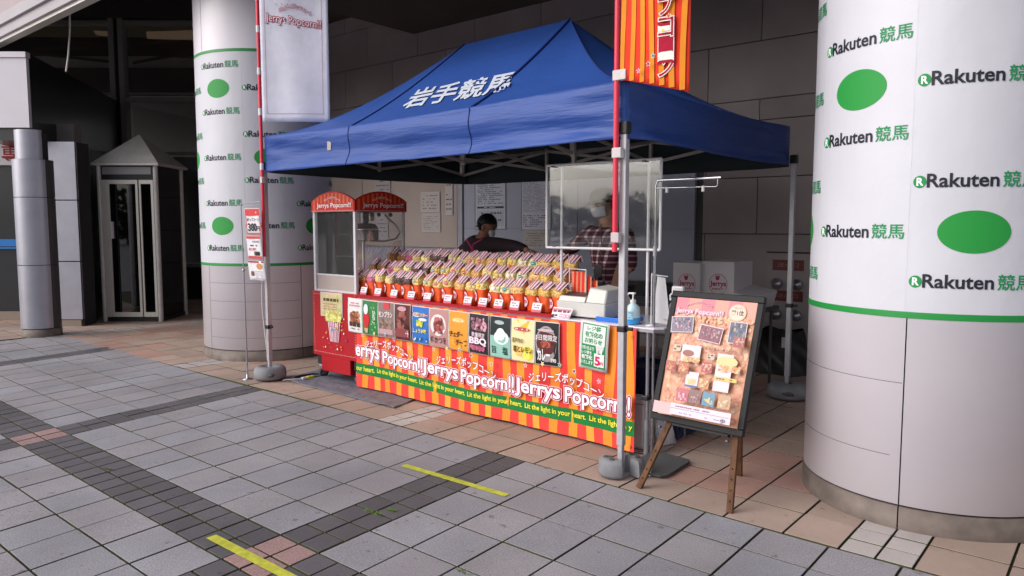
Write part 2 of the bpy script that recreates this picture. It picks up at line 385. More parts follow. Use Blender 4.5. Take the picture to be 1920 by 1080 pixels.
    def marks(s, u0, v0, u1, v1, rows, col, seed=1, fill=.55, dens=.8):
        """lines of print too small to read"""
        rg = random.Random(seed); h = s.nxt(); rh = (v1-v0)/rows
        for r in range(rows):
            v = v1-(r+.5)*rh; u = u0; end = u1-(u1-u0)*rg.choice([0, 0, .1, .35])
            while u < end:
                w_ = rh*rg.uniform(.4, 1.1); 
                if rg.random() < dens: s.rect(u, v-rh*fill/2, min(u+w_, end), v+rh*fill/2, col, h=h)
                u += w_*1.25
    def build(s, name, parent=None): return s.b.build(name, s.mt, parent)
def flat(o, ux, vx):
    """surface function of a flat sheet: origin o, u direction ux, v direction vx (unit vectors)"""
    o = Vector(o); ux = Vector(ux).normalized(); vx = Vector(vx).normalized(); n = ux.cross(vx).normalized()
    return lambda u, v, h: o+ux*u+vx*v+n*h

# ================================================================== THE SETTING
RUN, PAIR = 0, 0
# ---- ground sheets
g = MB(); g.add([(-80, -80, -.014), (60, -80, -.014), (60, 60, -.014), (-80, 60, -.014)], [(0, 1, 2, 3)], 'joint')
tag(g.build('ground'), 'dark joint sand and soil under the paving', None, None, 'structure')

b = MB()
for x0, x1, y0, y1 in ((-80, 60, -80, -.82), (2.1, 60, -.82, 40)): b.add([(x0, y0, -.003), (x1, y0, -.003), (x1, y1, -.003), (x0, y1, -.003)], [(0, 1, 2, 3)], 'paver_grey')
tag(b.build('square'), 'grey paving of the wide square stretching away behind the viewer', None, None, 'structure')
def clamp(x, a, b): return max(a, min(b, x))
def warp_g(x, y):                      # the courses of the square are not quite straight
    s = clamp(.03+.03*(-x-1.5), .0, .17)
    yy = y + clamp((y-2.2)/1.2, 0, 1)*clamp(.03*(-1-x), 0, .10) + .006*max(0, -x-5.5)**2*clamp((y-1)/2, 0, 1)
    return x - s*(y-1.9), yy
def warp_o(x, y): return x, y + clamp(.03*(-1-x), 0, .12)

def paver_mesh(c, gap=.0054, th=.028, bev=.0014, dz=0):
    """c = four corners; a block with a chamfered rim and a sunken joint round it"""
    cx = sum(p[0] for p in c)/4; cy = sum(p[1] for p in c)/4
    def inset(k):
        o = []
        for p in c:
            dx, dy = cx-p[0], cy-p[1]; o.append((p[0]+math.copysign(min(k, abs(dx)), dx), p[1]+math.copysign(min(k, abs(dy)), dy)))
        return o
    a = inset(gap); b2 = inset(gap+bev); n = 4
    vs = [(x, y, -th) for x, y in a]+[(x, y, -bev+dz) for x, y in a]+[(x, y, dz) for x, y in b2]
    fs = [(i, (i+1) % n, (i+1) % n+n, i+n) for i in range(n)]+[(i+n, (i+1) % n+n, (i+1) % n+2*n, i+2*n) for i in range(n)]+[(8, 9, 10, 11)]
    return vs, fs
def lay(cells, root, part, part_label, limit):
    """cells = [(corners, material)]; the ones that show largest become parts, the rest one joined piece"""
    rg = random.Random(5); sc = []
    for c, m in cells:
        x = sum(p[0] for p in c)/4; y = sum(p[1] for p in c)/4
        px, py, z = to_px((x, y, 0))
        a = 0
        if z > .3:
            q = [to_px((p[0], p[1], 0)) for p in c]
            if all(t[2] > .15 for t in q):
                a = abs(sum(q[i][0]*q[(i+1) % 4][1]-q[(i+1) % 4][0]*q[i][1] for i in range(4)))/2
                if not (-60 < px < 1980 and py < 1130): a = 0
        if hidden(px, py, x, y): a *= .001
        sc.append(a)
    order = sorted(range(len(cells)), key=lambda i: -sc[i]); rest = {}; nparts = 0
    for i in order:
        c, m = cells[i]; vs, fs = paver_mesh(c, dz=rg.uniform(-.0015, .0015)); sides, fs = fs[:4], fs[4:]
        if nparts < limit and sc[i] > 60:
            q_ = MB().add(vs, fs, m); q_.f += sides; q_.m += [q_.mi('joint')]*4; q_.c += [(1, 1, 1, 1)]*4; q_.sm += [False]*4; q_.build(part, None, root); nparts += 1
        else: rest.setdefault(m, MB()).add(vs, fs, m)
    b = MB()
    for m, q in rest.items(): b.add(q.v, q.f, m)
    if b.v: tag(b.build(part+'_field', None, root), None, None, None, 'stuff')
def hidden(px, py, x, y):              # behind the stall front or a column
    if x > -5.9 and x < -2.4 and y > 4.15: return True
    if (x+.788)**2+(y-4.445)**2 < .6**2 or (x+7.608)**2+(y-4.699)**2 < .69**2: return True
    if px > 1520 and y > 4.4: return True
    if 385 < px < 585 and y > 4.6: return True
    return False
# ---- grey granite square
rows = [-.81, -.51, -.21, .09, .39, .69, .99, 1.285, 1.565, 1.872, 2.175, 2.48, 2.80, 3.12, 3.40]
xs = [-10.75]
xl = [-9.09-.318*k for k in range(5, 0, -1)]
seq = [(x, 'g') for x in xl]+[(-9.09, 'd'), (-8.95, 'd')]+[(-8.81+.2940*k, 'g') for k in range(10)]+[(-5.87, 'd'), (-5.73, 'd')]+[(-5.59+.2878*k, 'g') for k in range(9)]+[(-3.0, 'd'), (-2.85, 'd')]+[(-2.70+.289*k, 'g') for k in range(10)]+[(.19, 'd'), (.34, 'd')]+[(.49+.3*k, 'g') for k in range(6)]
cells = []; rg = random.Random(3)
for i in range(len(seq)-1):
    x0, k = seq[i]; x1 = seq[i+1][0]
    for j in range(len(rows)-1):
        y0, y1 = rows[j], rows[j+1]; band = abs(y0-1.565) < .01
        if k == 'd' or band:
            nx = 1 if k == 'd' else 2
            for a in range(nx):
                for b in range(2):
                    xa, xb = x0+(x1-x0)*a/nx, x0+(x1-x0)*(a+1)/nx; ya, yb = y0+(y1-y0)*b/2, y0+(y1-y0)*(b+1)/2
                    cells.append(([warp_g(xa, ya), warp_g(xb, ya), warp_g(xb, yb), warp_g(xa, yb)], 'paver_pink' if (k == 'd' and band) else 'paver_dark'))
        else:
            cells.append(([warp_g(x0, y0), warp_g(x1, y0), warp_g(x1, y1), warp_g(x0, y1)], rg.choice(['paver_grey', 'paver_grey_b'])))
sq = thing('plaza_paving', 'grey granite paving of the square with darker double bands and pink crossing stones', None, (0, 0, 0), None, 'structure')
lay(cells, sq, 'paver', None, 300)
# ---- tan tiles of the arcade
yo = [3.405, 3.71]+[4.01+.305*k for k in range(13)]
xo = [.31, 0, -.33, -.645, -.795, -.947, -1.20, -1.50, -1.81, -2.12, -2.44, -2.735, -3.048, -3.366, -3.668, -3.98, -4.13, -4.275]+[-4.60-.302*k for k in range(9)]+[-7.31, -7.45, -7.60]+[-7.9-.31*k for k in range(9)]+[-10.63, -10.78, -10.93]+[-11.24-.31*k for k in range(12)]
xo.sort(); cells = []
for i in range(len(xo)-1):
    x0, x1 = xo[i], xo[i+1]; nar = x1-x0 < .2
    for j in range(len(yo)-1):
        y0, y1 = yo[j], yo[j+1]; n = 2 if nar else 1; m = 'tile_pale' if nar else rg.choice(['tile_tan', 'tile_tan', 'tile_pink'])
        for b in range(n): cells.append(([warp_o(x0, y0+(y1-y0)*b/n), warp_o(x1, y0+(y1-y0)*b/n), warp_o(x1, y0+(y1-y0)*(b+1)/n), warp_o(x0, y0+(y1-y0)*(b+1)/n)], m))
x0 = -10.93                                # the tan tiles also run past the end of the grey square
for i in range(12):
    for j in range(14): 
        xa, ya = -10.93-.31*i, 3.405-.31*(j+1); cells.append(([warp_o(xa-.31, ya), warp_o(xa, ya), warp_o(xa, ya+.31), warp_o(xa-.31, ya+.31)], 'tile_tan'))
af = thing('arcade_floor', 'tan and pink floor tiles under the arcade roof', None, (0, 0, 0), None, 'structure')
lay(cells, af, 'floor_tile', None, 290)
# moss and weeds in the joints
b = MB(); rg = random.Random(11)
spots = [on_z(*q) for q in [(700, 962), (202, 880), (735, 958), (869, 1073)]]
for k, p in enumerate(spots):
    big = k == 0
    for i in range(60 if big else 26):
        a = rg.random()*6.28; rr = rg.random()*(.045 if big else .028); q = p+Vector((math.cos(a)*rr*1.6, math.sin(a)*rr*.5, 0)); l = rg.uniform(.008, .02); t = rg.random()*6.28
        e = Vector((math.cos(t), math.sin(t), .5))*l; s_ = Vector((-math.sin(t), math.cos(t), 0))*l*.25
        b.add([q-s_, q+s_, q+e], [(0, 1, 2)], 'weed')
tag(b.build('weeds'), 'small green weeds and moss growing in the paving joints', 'weeds', None, 'stuff')

# ---- back wall: coursed stone blocks with recessed joints
YW = 7.75
wall = MB().span((-12.6, YW+.012, -.02), (3.5, YW+.4, 5.2), 'seam').build('back_wall'); tag(wall, 'dark joints and core behind the stone cladding', None, None, 'structure')
zs = [.0, .155, .755, 1.355, 1.955, 2.55, 2.77, 3.37, 3.97, 4.57, 5.17]; A0, B0 = -3.1, -3.69
off = ['A', 'B', 'B', 'A', 'B', 'A', 'B', 'A', 'B', 'A']
hid = MB()
for j in range(len(zs)-1):
    x = (A0 if off[j] == 'A' else B0)-1.165*8
    while x < 3.0:
        lo = (x+.004, YW-.02+random.uniform(-.002, .002), zs[j]+.004); hi = (x+1.161, YW+.012, zs[j+1]-.004)
        vis = x+1.165 > -10.6 and (zs[j] > 2.4 or x+1.165 > -3.9) and x < -1.6
        q = MB().span(lo, hi, 'stone_wall', .003)
        if vis: q.build('stone_block', None, wall)
        else: hid.add(q.v, q.f, 'stone_wall')
        x += 1.165
tag(hid.build('stone_block_field', None, wall), None, None, None, 'stuff')
# ---- arcade roof with its stepped fascia
r = MB()
r.span((-8.41, 3.55, 4.294), (5, YW-.03, 4.45), 'soffit'); r.span((-10.6, 3.55, 4.80), (-8.415, 16, 4.95), 'soffit'); r.span((-30, 3.55, 5.9), (-10.65, 22, 6.05), 'sill'); r.span((-10.648, 3.56, 4.96), (-10.60, 16, 5.9), 'soffit'); r.span((-8.43, 3.56, 4.30), (-8.405, YW-.03, 4.90), 'soffit')
r.span((-8.405, 3.55, 4.46), (5, 16, 4.9), 'soffit')
roof = r.build('arcade_roof'); tag(roof, 'dark soffit of the arcade roof over the stall', None, None, 'structure')
for z0, z1, y, m in ((3.96, 4.00, 3.44, 'aluminium'), (4.002, 4.125, 3.40, 'fascia_paint'), (4.128, 4.262, 3.36, 'fascia_paint'), (4.266, 9, 3.48, 'pink_wall')):
    MB().span((-30, y, z0), (5, 3.55, z1), m).build('fascia_strip', None, roof)

# ---- the two round columns
def cyl_S(c, r):
    return lambda u, v, h: Vector((c[0]+(r+h)*math.cos(u/r), c[1]+(r+h)*math.sin(u/r), v))
def column(label, c, r, seams, hz, ztop, tape_top, texts, ovals, sheets, hl):
    t = thing('round_column', label, 'column', (c[0], c[1], 0), 'round white clad columns of the arcade')
    C3 = (c[0], c[1], 0); n = 96
    MB().lathe([(r-.015, 0), (r-.015, ztop)], C3, n, 'seam').build('core', None, t)
    a = sorted(seams)+[min(seams)+2*math.pi*r]
    for i in range(len(a)-1):
        a0, a1 = (a[i]+.003)/r, (a[i+1]-.003)/r
        MB().lathe([(r-.012, .118), (r, .120), (r, hz), ], C3, 48, 'white_panel', a0, a1).build('wall_panel', None, t)
        if ztop > hz: MB().lathe([(r, hz+.002), (r, ztop)], C3, 48, 'white_panel', a0, a1).build('wall_panel', None, t)
        MB().lathe([(r+.006, 0), (r+.006, .109), (r-.012, .110)], C3, 48, 'skirting', a0, a1).build('skirting', None, t)
    f = MB(); z0 = 1.03
    for i, s in enumerate(sheets[:-1]): f.lathe([(r+.0012+.0006*(i % 2), z0), (r+.0012+.0006*(i % 2), tape_top)], C3, 16, 'film', s/r, (sheets[i+1]+.008)/r)
    fl = f.build('printed_film', None, t)
    for z in (1.032, tape_top-.015): MB().lathe([(r+.0035, z-.015), (r+.004, z), (r+.0035, z+.015)], C3, n, 'green_tape').build('green_tape', None, t)
    P = Print(cyl_S(c, r), 'print', .0004); P.h = .0028
    for u, z in texts:
        P.h = .0028; P.disc(u+.026, z, .027, .028, '#168a46', 20, 3)
        P.text('R', u+.014, z-.016, u+.038, z+.017, '#f2f2f4', .035); P.h = .0034
        P.text('Rakuten', u+.056, z-.026, u+.335, z+.034, '#20222e', .022); P.h = .0034
        P.text('競馬', u+.352, z-.030, u+.500, z+.040, '#1f8a55', .012); P.h = .0034
    for u, z in ovals:
        P.h = .0028; P.disc(u, z, .146, .096, '#22913c', 40, 8); P.h = .0034
    P.build('printed_lettering', fl)
    for z, u0, u1 in hl:
        MB().lathe([(r+.0006, z-.0016), (r+.0010, z), (r+.0006, z+.0016)], C3, 30, 'hairline', u0/r, u1/r).build('panel_joint', None, t)
    return t
texts = []; ovals = []
for k in range(-2, 5):                                          # sheet k starts at u = -1.53+.53k
    u = -1.53+.53*k; par = k % 2
    for i in range(-2, 6):
        z = (1.416 if par == 0 else 1.19)+.457*i
        if 1.1 < z < 2.9: texts.append((u, z))
        zz = z+.229; kk = (i+(0 if par == 0 else 1)) % 3
        if kk == 1 and par == 0 and 1.1 < zz < 2.9: ovals.append((u+.25, zz))
        if kk == 1 and par == 1 and 1.1 < zz < 2.9: ovals.append((u+.25, zz))
column('right white round column with green and black lettering, nearest the camera', (-.788, 4.445), .632,
       [-1.002, -1.002-math.pi*.632], 2.9, 3.96, 2.9, texts, ovals, [-2.07+.53*k-.01 for k in range(8)], [(.707, -1.80, -1.01), (.352, -1.80, -1.05)])
texts = []; ovals = []
for k in range(-2, 4):
    u = -1.15+.53*k; par = k % 2
    for i in range(0, 5):
        z = (1.204 if par == 0 else 1.442)+.4745*i
        if z < 3.2: texts.append((u, z))
        zz = z+.237
        if par == 0 and i % 3 == 0 and zz < 3.2: ovals.append((u+.25, zz))
        if par == 1 and i % 3 == 1 and zz < 3.2: ovals.append((u+.25, zz))
column('left white round column with a green topped printed wrap, behind the price stand', (-7.608, 4.699), .718,
       [-1.130, -.06, -.06+1.4, -.06+2.6], 3.25, 3.96, 3.262, texts, ovals, [-1.68+.53*k-.01 for k in range(8)], [(z, -1.12, -.07) for z in (.835, .640, .447, .25)])

# ---- small steel clad column, entrance block, telephone booth, glass front (left background)
t = thing('steel_column', 'slim round steel clad column left of the telephone booth', 'column', (-10.984, 3.408, 0))
C3 = (-10.984, 3.408, 0)
MB().lathe([(.212, 0), (.212, 2.27), (.175, 2.28), (.175, 2.62)], C3, 40, 'seam').build('core', None, t)
for z0, z1 in ((.112, .93), (.938, 1.80), (1.808, 2.285)):
    MB().lathe([(.231, z0), (.231, z1)], C3, 40, 'column_steel', R(-215), R(18)).build('steel_sleeve', None, t)
    MB().lathe([(.229, z0), (.229, z1)], C3, 16, 'dark_frame', R(20), R(143)).build('steel_sleeve', None, t)
MB().lathe([(.190, 2.29), (.190, 2.66)], C3, 40, 'column_steel', R(-215), R(18)).build('steel_sleeve', None, t)
MB().lathe([(.231, 2.286), (.19, 2.289)], C3, 40, 'seam').build('collar', None, t)
MB().lathe([(.234, 0), (.234, .10), (.2, .101)], C3, 40, 'skirting').build('skirting', None, t)

t = thing('entrance_block', 'dark clad entrance block with a white fascia box at its left corner', 'building', tuple(FD(-6.6, 10.6)))
def fd_box(b, l0, l1, d0, d1, z0, z1, m): b.slab([FD(l0, d0, z0), FD(l1, d0, z0), FD(l1, d0, z1), FD(l0, d0, z1)], 0.0001, m) if d0 == d1 else b.add([FD(l0, d0, z0), FD(l1, d0, z0), FD(l1, d1, z0), FD(l0, d1, z0), FD(l0, d0, z1), FD(l1, d0, z1), FD(l1, d1, z1), FD(l0, d1, z1)], [(0, 3, 2, 1), (4, 5, 6, 7), (0, 1, 5, 4), (1, 2, 6, 5), (2, 3, 7, 6), (3, 0, 4, 7)], m)
b = MB(); fd_box(b, -9.4, -6.625, 10.30, 10.36, 2.785, 3.72, 'white_panel'); b.build('fascia_box', None, t)
b = MB(); fd_box(b, -9.4, -6.615, 10.28, 10.38, 3.725, 3.80, 'white_panel'); b.build('fascia_cap', None, t)
b = MB(); b.add([FD(-6.626, 10.365, 2.62), FD(-7.5, 14.3, 2.62), FD(-7.5, 14.3, 3.80), FD(-6.626, 10.365, 3.795), FD(-7.3, 10.365, 2.62), FD(-8.3, 14.3, 2.62), FD(-8.3, 14.3, 3.80), FD(-7.3, 10.365, 3.795)], [(0, 1, 2, 3), (0, 3, 7, 4), (1, 5, 6, 2), (0, 4, 5, 1), (3, 2, 6, 7)], 'dark_panel'); b.build('side_wall', None, t)
for k in range(4):
    a0, a1 = k/4, (k+1)/4-.008; P0 = FD(-6.165, 10.56); P1 = FD(-7.35, 14.3)
    q0 = P0.lerp(P1, a0); q1 = P0.lerp(P1, a1); n = (P1-P0).cross(Vector((0, 0, 1))).normalized()
    MB().slab([q0+Vector((0, 0, 0)), q1, q1+Vector((0, 0, 2.62)), q0+Vector((0, 0, 2.62))], .03, 'dark_panel').build('wall_panel', None, t)
b = MB(); fd_box(b, -7.0, -6.17, 10.6, 10.9, .0, 2.62, 'seam'); b.build('pier_core', None, t)
for z0, z1 in ((.10, .925), (.94, 1.795), (1.81, 2.62)):
    b = MB(); fd_box(b, -6.66, -6.17, 10.55, 10.6, z0, z1, 'column_steel'); b.build('pier_panel', None, t)
b = MB(); fd_box(b, -6.66, -6.175, 10.56, 10.6, 0, .09, 'sill'); b.build('plinth', None, t)
b = MB(); fd_box(b, -9.4, -6.55, 11.28, 11.3, .13, 2.35, 'dark_panel'); b.build('window_pane', None, t)
b = MB(); fd_box(b, -9.4, -6.55, 11.2, 11.4, 0, .13, 'sill'); b.build('window_sill', None, t)
b = MB(); fd_box(b, -9.4, -6.55, 11.24, 11.28, 1.09, 1.235, 'blue_strip'); fd_box(b, -9.4, -6.55, 11.235, 11.28, 1.12, 1.13, 'dark'); b.build('blue_band', None, t)
b = MB(); fd_box(b, -9.4, -6.55, 11.22, 11.4, 2.68, 2.95, 'stone_wall'); b.build('lintel', None, t)
sg = thing('direction_sign', 'white sign with red characters above the dark window at far left', 'sign', tuple(FD(-7.5, 11.2, 2.35)))
b = MB(); fd_box(b, -8.6, -6.7, 11.17, 11.2, 2.35, 2.66, 'white_paint'); b.build('panel', None, sg)
P = Print(flat(FD(-8.6, 11.168, 2.35), RGT, (0, 0, 1)), 'print', .001)
P.text('専用', .98, .04, 1.52, .29, '#a01c24', .012); P.build('lettering', sg)
# telephone booth
t = thing('telephone_booth', 'metal telephone booth with pyramid roof and folding glass door', 'phone booth', tuple(FD(-5.75, 11.5)))
L0, L1, D0, D1 = -6.17, -5.27, 11.06, 11.96
b = MB(); c = FD(-5.72, 11.51, 2.84)
q = [FD(L0-.05, D0-.05, 2.36), FD(L1+.05, D0-.05, 2.36), FD(L1+.05, D1+.05, 2.36), FD(L0-.05, D1+.05, 2.36)]
b.add([p-Vector((0, 0, .03)) for p in q]+q+[c], [(3, 2, 1, 0), (0, 1, 5, 4), (1, 2, 6, 5), (2, 3, 7, 6), (3, 0, 4, 7), (4, 5, 8), (5, 6, 8), (6, 7, 8), (7, 4, 8)], 'booth_metal'); b.build('roof', None, t)
for l, dd in ((L0+.03, D0+.03), (L1-.03, D0+.03), (L0+.03, D1-.03), (L1-.03, D1-.03)): MB().tube([FD(l, dd, 0), FD(l, dd, 2.33)], .035, 12, 'booth_metal').build('post', None, t)
b = MB(); fd_box(b, L0+.07, L1-.07, D0+.015, D0+.04, 2.12, 2.33, 'black_plastic'); b.build('header_panel', None, t)
b = MB(); fd_box(b, L0+.09, L1-.09, D0+.010, D0+.0149, 2.20, 2.31, 'facade_frame'); b.build('header_glass', None, t)
b = MB(); fd_box(b, L0+.02, L1-.02, D0+.03, D1, 0, .06, 'dark'); b.build('base', None, t)
for l0, l1 in ((L0+.15, L0+.60), (L0+.62, L1-.07)):
    d_ = MB(); fd_box(d_, l0, l1, D0+.02, D0+.05, 2.06, 2.12, 'aluminium'); fd_box(d_, l0, l1, D0+.02, D0+.05, .07, .14, 'aluminium'); fd_box(d_, l0, l0+.025, D0+.02, D0+.05, .14, 2.06, 'aluminium'); fd_box(d_, l1-.035, l1, D0+.02, D0+.05, .14, 2.06, 'aluminium')
    dr = d_.build('door', None, t); b = MB(); fd_box(b, l0+.026, l1-.036, D0+.032, D0+.038, .14, 2.06, 'glass_dark'); b.build('glass', None, dr)
b = MB(); fd_box(b, L0+.065, L0+.148, D0+.012, D0+.05, .07, 2.12, 'aluminium'); b.build('side_strip', None, t)
b = MB(); fd_box(b, L0+.19, L0+.215, D0-.01, D0+.03, 1.25, 1.50, 'white_plastic'); b.build('door_handle', None, t)
for l in (L0+.028, L1-.032):
    b = MB(); fd_box(b, l, l+.004, D0+.07, D1-.07, .08, 2.33, 'glass_dark'); b.build('side_glass', None, t)
b = MB(); fd_box(b, L0+.07, L1-.07, D1-.034, D1-.03, .08, 2.33, 'glass_dark'); b.build('side_glass', None, t)
ph = thing('public_telephone', 'grey public telephone inside the booth', 'telephone', tuple(FD(-5.6, 11.75, 1.0)))
b = MB(); fd_box(b, -5.78, -5.5, 11.6, 11.86, 1.0, 1.4, 'dark_frame'); fd_box(b, -5.95, -5.45, 11.5, 11.9, .86, .9, 'dark_frame'); b.build('body', None, ph)
b = MB(); b.tube([FD(-5.74, 11.58, 1.33), FD(-5.74, 11.55, 1.25), FD(-5.74, 11.58, 1.1)], .02, 8, 'black_plastic'); b.build('handset', None, ph)
# dark glass front
t = thing('glass_facade', 'dark framed glass entrance front behind the telephone booth', 'facade', tuple(FD(-7, 14.4)))
dF = 14.4
for l0, l1, z0, z1 in ((-10.2, -7.62, 4.02, 5.22), (-7.38, -5.0, 4.02, 5.22), (-7.38, -5.0, 2.86, 3.80), (-7.38, -5.0, .72, 2.78), (-10.2, -7.62, 2.0, 3.80)):
    b = MB(); fd_box(b, l0, l1, dF+.05, dF+.06, z0, z1, 'glass_front'); b.build('pane', None, t)
for l0, l1 in ((-7.64, -7.54), (-7.46, -7.36)):
    b = MB(); fd_box(b, l0, l1, dF-.08, dF+.1, .0, 5.4, 'facade_frame'); b.build('mullion', None, t)
b = MB(); fd_box(b, -7.535, -7.465, dF-.04, dF+.1, 0, 5.4, 'dark'); b.build('mullion', None, t)
for l0, l1 in ((-10.2, -7.65), (-7.355, -5.0)):
    for z0, z1 in ((3.92, 3.97), (3.80, 3.88), (5.24, 5.30)):
        b = MB(); fd_box(b, l0, l1, dF-.06, dF+.08, z0, z1, 'facade_frame'); b.build('transom', None, t)
for z0, z1 in ((2.79, 2.85), (.64, .70)):
    b = MB(); fd_box(b, -7.355, -5.0, dF-.05, dF+.08, z0, z1, 'facade_frame'); b.build('transom', None, t)
b = MB(); fd_box(b, -7.355, -5.0, dF+.02, dF+.08, 0, .63, 'dark_panel'); b.build('base_panel', None, t)
b = MB(); fd_box(b, -12, -4.0, dF+1.6, dF+1.7, 0, 5.4, 'dark_panel'); fd_box(b, -12, -4, dF+1.5, dF+1.6, 4.2, 4.75, 'dark_frame'); b.build('lobby_wall', None, t)
b = MB(); fd_box(b, -12, -4.0, dF-.1, dF+.2, 5.34, 5.89, 'dark_frame'); b.build('head_beam', None, t)
mk('lamp_cover', '#b09a80', .6); MT['lamp_cover'].node_tree.nodes['Principled BSDF'].inputs['Emission Color'].default_value = hexc('#c8a888'); MT['lamp_cover'].node_tree.nodes['Principled BSDF'].inputs['Emission Strength'].default_value = .16
mk('reflection_paint', '#e4e0de', .8)
mk('reflected_beam', '#5c4a48', .7)
for lab, q in (('dim lit ceiling lamp panel left of the mullion, seen through the glass front', ((176, 58), (217, 60), (217, 70), (182, 66))), ('dim lit ceiling lamp panel beside the left round column, through the glass front', ((275, 60), (368, 57), (368, 75), (277, 73)))):
    pts = [on_plane(*p, FD(0, dF+1.2), HEAD) for p in q]; tl_ = thing('ceiling_lamp', lab, 'lamp', tuple(pts[0]), 'lamps inside the glass front')
    MB().slab(pts, .03, 'lamp_cover').build('lamp_panel', None, tl_)
b = MB(); fd_box(b, -12, -4.0, dF+1.55, dF+1.598, 2.9, 5.0, 'reflection_paint'); b.build('reflection_panel', None, t)  # pale panel added behind the glass as the grey reflection in the upper panes
for a, c in (((60, 100), (228, 118)), ((60, 92), (228, 88)), ((100, 72), (228, 92)), ((250, 85), (375, 70)), ((250, 100), (375, 108)), ((250, 118), (375, 95))):
    MB().bar(on_plane(*a, FD(0, dF+1.4), HEAD), on_plane(*c, FD(0, dF+1.4), HEAD), .05, .05, 'reflected_beam').build('reflected_strut', None, t)  # bars added behind the glass as the crossing lines of that reflection
tag(MB().tube([on_plane(131, 12, FD(0, 10.0), HEAD), on_plane(131, 60, FD(0, 10.0), HEAD), on_plane(128, 105, FD(0, 10.0), HEAD), on_plane(124, 134, FD(0, 10.0), HEAD)], .012, 6, 'cord_white').build('hanging_wire'), 'thin pale wire hanging down to the dark entrance wall, top left', 'wire')

# ---- notice boards and the plate of hose couplings on the back wall
t = thing('notice_board', 'beige notice board on the wall behind the popcorn machine', 'notice board', (-9, YW-.03, 1.0))
MB().span((-9.66, YW-.05, 1.12), (-7.52, YW-.022, 2.75), 'board').build('panel', None, t)
MB().span((-10.5, YW-.045, .7), (-9.68, YW-.022, 2.9), 'board').build('side_panel', None, t)
MB().span((-9.66, YW-.055, .70), (-7.52, YW-.022, 1.10), 'board_blue').build('lower_panel', None, t)
t = thing('wall_panelling', 'blue grey smooth panels covering the wall behind the stall', 'wall panel', (-5.6, YW-.03, 1.0))
for x0, x1 in ((-7.50, -6.23), (-6.22, -5.4), (-5.39, -4.35), (-4.34, -3.80)):
    MB().span((x0, YW-.06, 1.405), (x1, YW-.022, 2.75), 'board_blue').build('panel', None, t)
    MB().span((x0, YW-.06, .80), (x1, YW-.022, 1.40), 'board_blue').build('panel', None, t)
MB().span((-3.79, YW-.03, .80), (-3.72, YW-.0205, 2.75), 'dark').build('edge_strip', None, t)
MB().span((-7.5, YW-.30, .60), (-3.72, YW-.022, .78), 'dark').build('ledge', None, t)
def sheet(name, label, x0, z0, x1, z1, y=YW-.062, cat='poster', group='papers pinned to the back wall', base='#c9c8cf', rot=0):
    t = thing(name, label, cat, ((x0+x1)/2, y, (z0+z1)/2), group)
    MB().span((x0, y-.003, z0), (x1, y, z1), 'white_paint').build('paper', None, t)
    return t, Print(flat((x0, y-.003, z0), (1, 0, 0), (0, 0, 1)), 'print', .0006)
def wq(px, py): p = on_y(px, py, YW-.062); return p.x, p.z
x0, z1 = wq(891, 336); x1, z0 = wq(949, 427)
t, P = sheet('notice_sheet', 'tall printed notice with a dark blue bar behind the packing person', x0, 1.39, x1, 2.08)
W_, H_ = x1-x0, 2.08-1.39
P.rect(.01, .01, W_-.01, H_-.01, '#c4c6d4'); P.rect(.04, H_*.42, W_-.04, H_*.46, '#232a4c'); P.marks(.05, H_*.5, W_-.05, H_*.97, 12, '#6f7690', 3); P.rect(.04, .05, W_-.04, H_*.38, '#b4bac8'); P.marks(.08, H_*.15, W_-.08, H_*.36, 3, '#4d586c', 4, .5, .5); P.marks(.3*W_, H_*.428, .7*W_, H_*.452, 1, '#e0e0ea', 5)
P.frame(0, 0, W_, H_, .008, '#4b4c56'); P.build('printing', t)
x0, _ = wq(978, 336); x1, _ = wq(1034, 427)
t, P = sheet('notice_sheet', 'printed timetable sheet with a dense grid, right of the blue barred notice', x0, 1.38, x1, 2.12)
W_, H_ = x1-x0, .74; P.rect(.006, .006, W_-.006, H_-.006, '#c2c4d2'); P.marks(.03, H_*.33, W_-.03, H_*.97, 26, '#8a86a4', 7, .5, .75); P.marks(.03, .04, W_-.06, H_*.28, 6, '#4a4c66', 8, .4, .7); P.frame(0, 0, W_, H_, .008, '#4b4c56'); P.build('printing', t)
for lab, a, c_, col, rws in (('small square paper high on the beige notice board', (789, 361), (825, 397), '#bdb6b6', 5), ('small text sheet below the square paper on the beige board', (791, 401), (826, 435), '#b9b2b2', 8),
                    ('narrow paper strip with black blots at the right edge of the beige board', (835, 336), (849, 403), '#bdb6b8', 6), ('pale paper hanging low on the board behind the popcorn machine', (705, 404), (728, 450), '#b4acb4', 5),
                    ('pale paper at the top of the board above the popcorn machine', (703, 334), (732, 362), '#aaa2a6', 3), ('cream text sheet low on the wall between packing person and cashier', (982, 432), (1030, 466), '#b0a8a4', 6)):
    x0, z1 = wq(*a); x1, z0 = wq(*c_); t, P = sheet('notice_sheet', lab, x0, z0, x1, z1)
    W_, H_ = x1-x0, z1-z0; P.rect(.004, .004, W_-.004, H_-.004, col); P.marks(W_*.1, H_*.1, W_*.9, H_*.9, rws, '#6d6668', int(x0*-10), .3, .7); P.build('printing', t)
t = thing('hose_coupling_plate', 'grey wall plate with four round silver caps and two red labels', 'fire hose inlet', (-2.75, YW-.03, .4))
MB().span((-2.963, YW-.05, .42), (-2.50, YW-.022, 1.157), 'stone_wall').build('plate', None, t)
MB().span((-2.975, YW-.035, 1.158), (-2.49, YW-.022, 1.172), 'seam').build('plate_edge', None, t)
for z in (.98, .66):
    MB().span((-2.90, YW-.058, z), (-2.58, YW-.0505, z+.11), 'sign_red').build('label_plate', None, t)
    P = Print(flat((-2.90, YW-.059, z), (1, 0, 0), (0, 0, 1)), 'print', .0005); P.text('送水口', .05, .035, .27, .08, '#9a7070', .0); P.build('lettering', t)
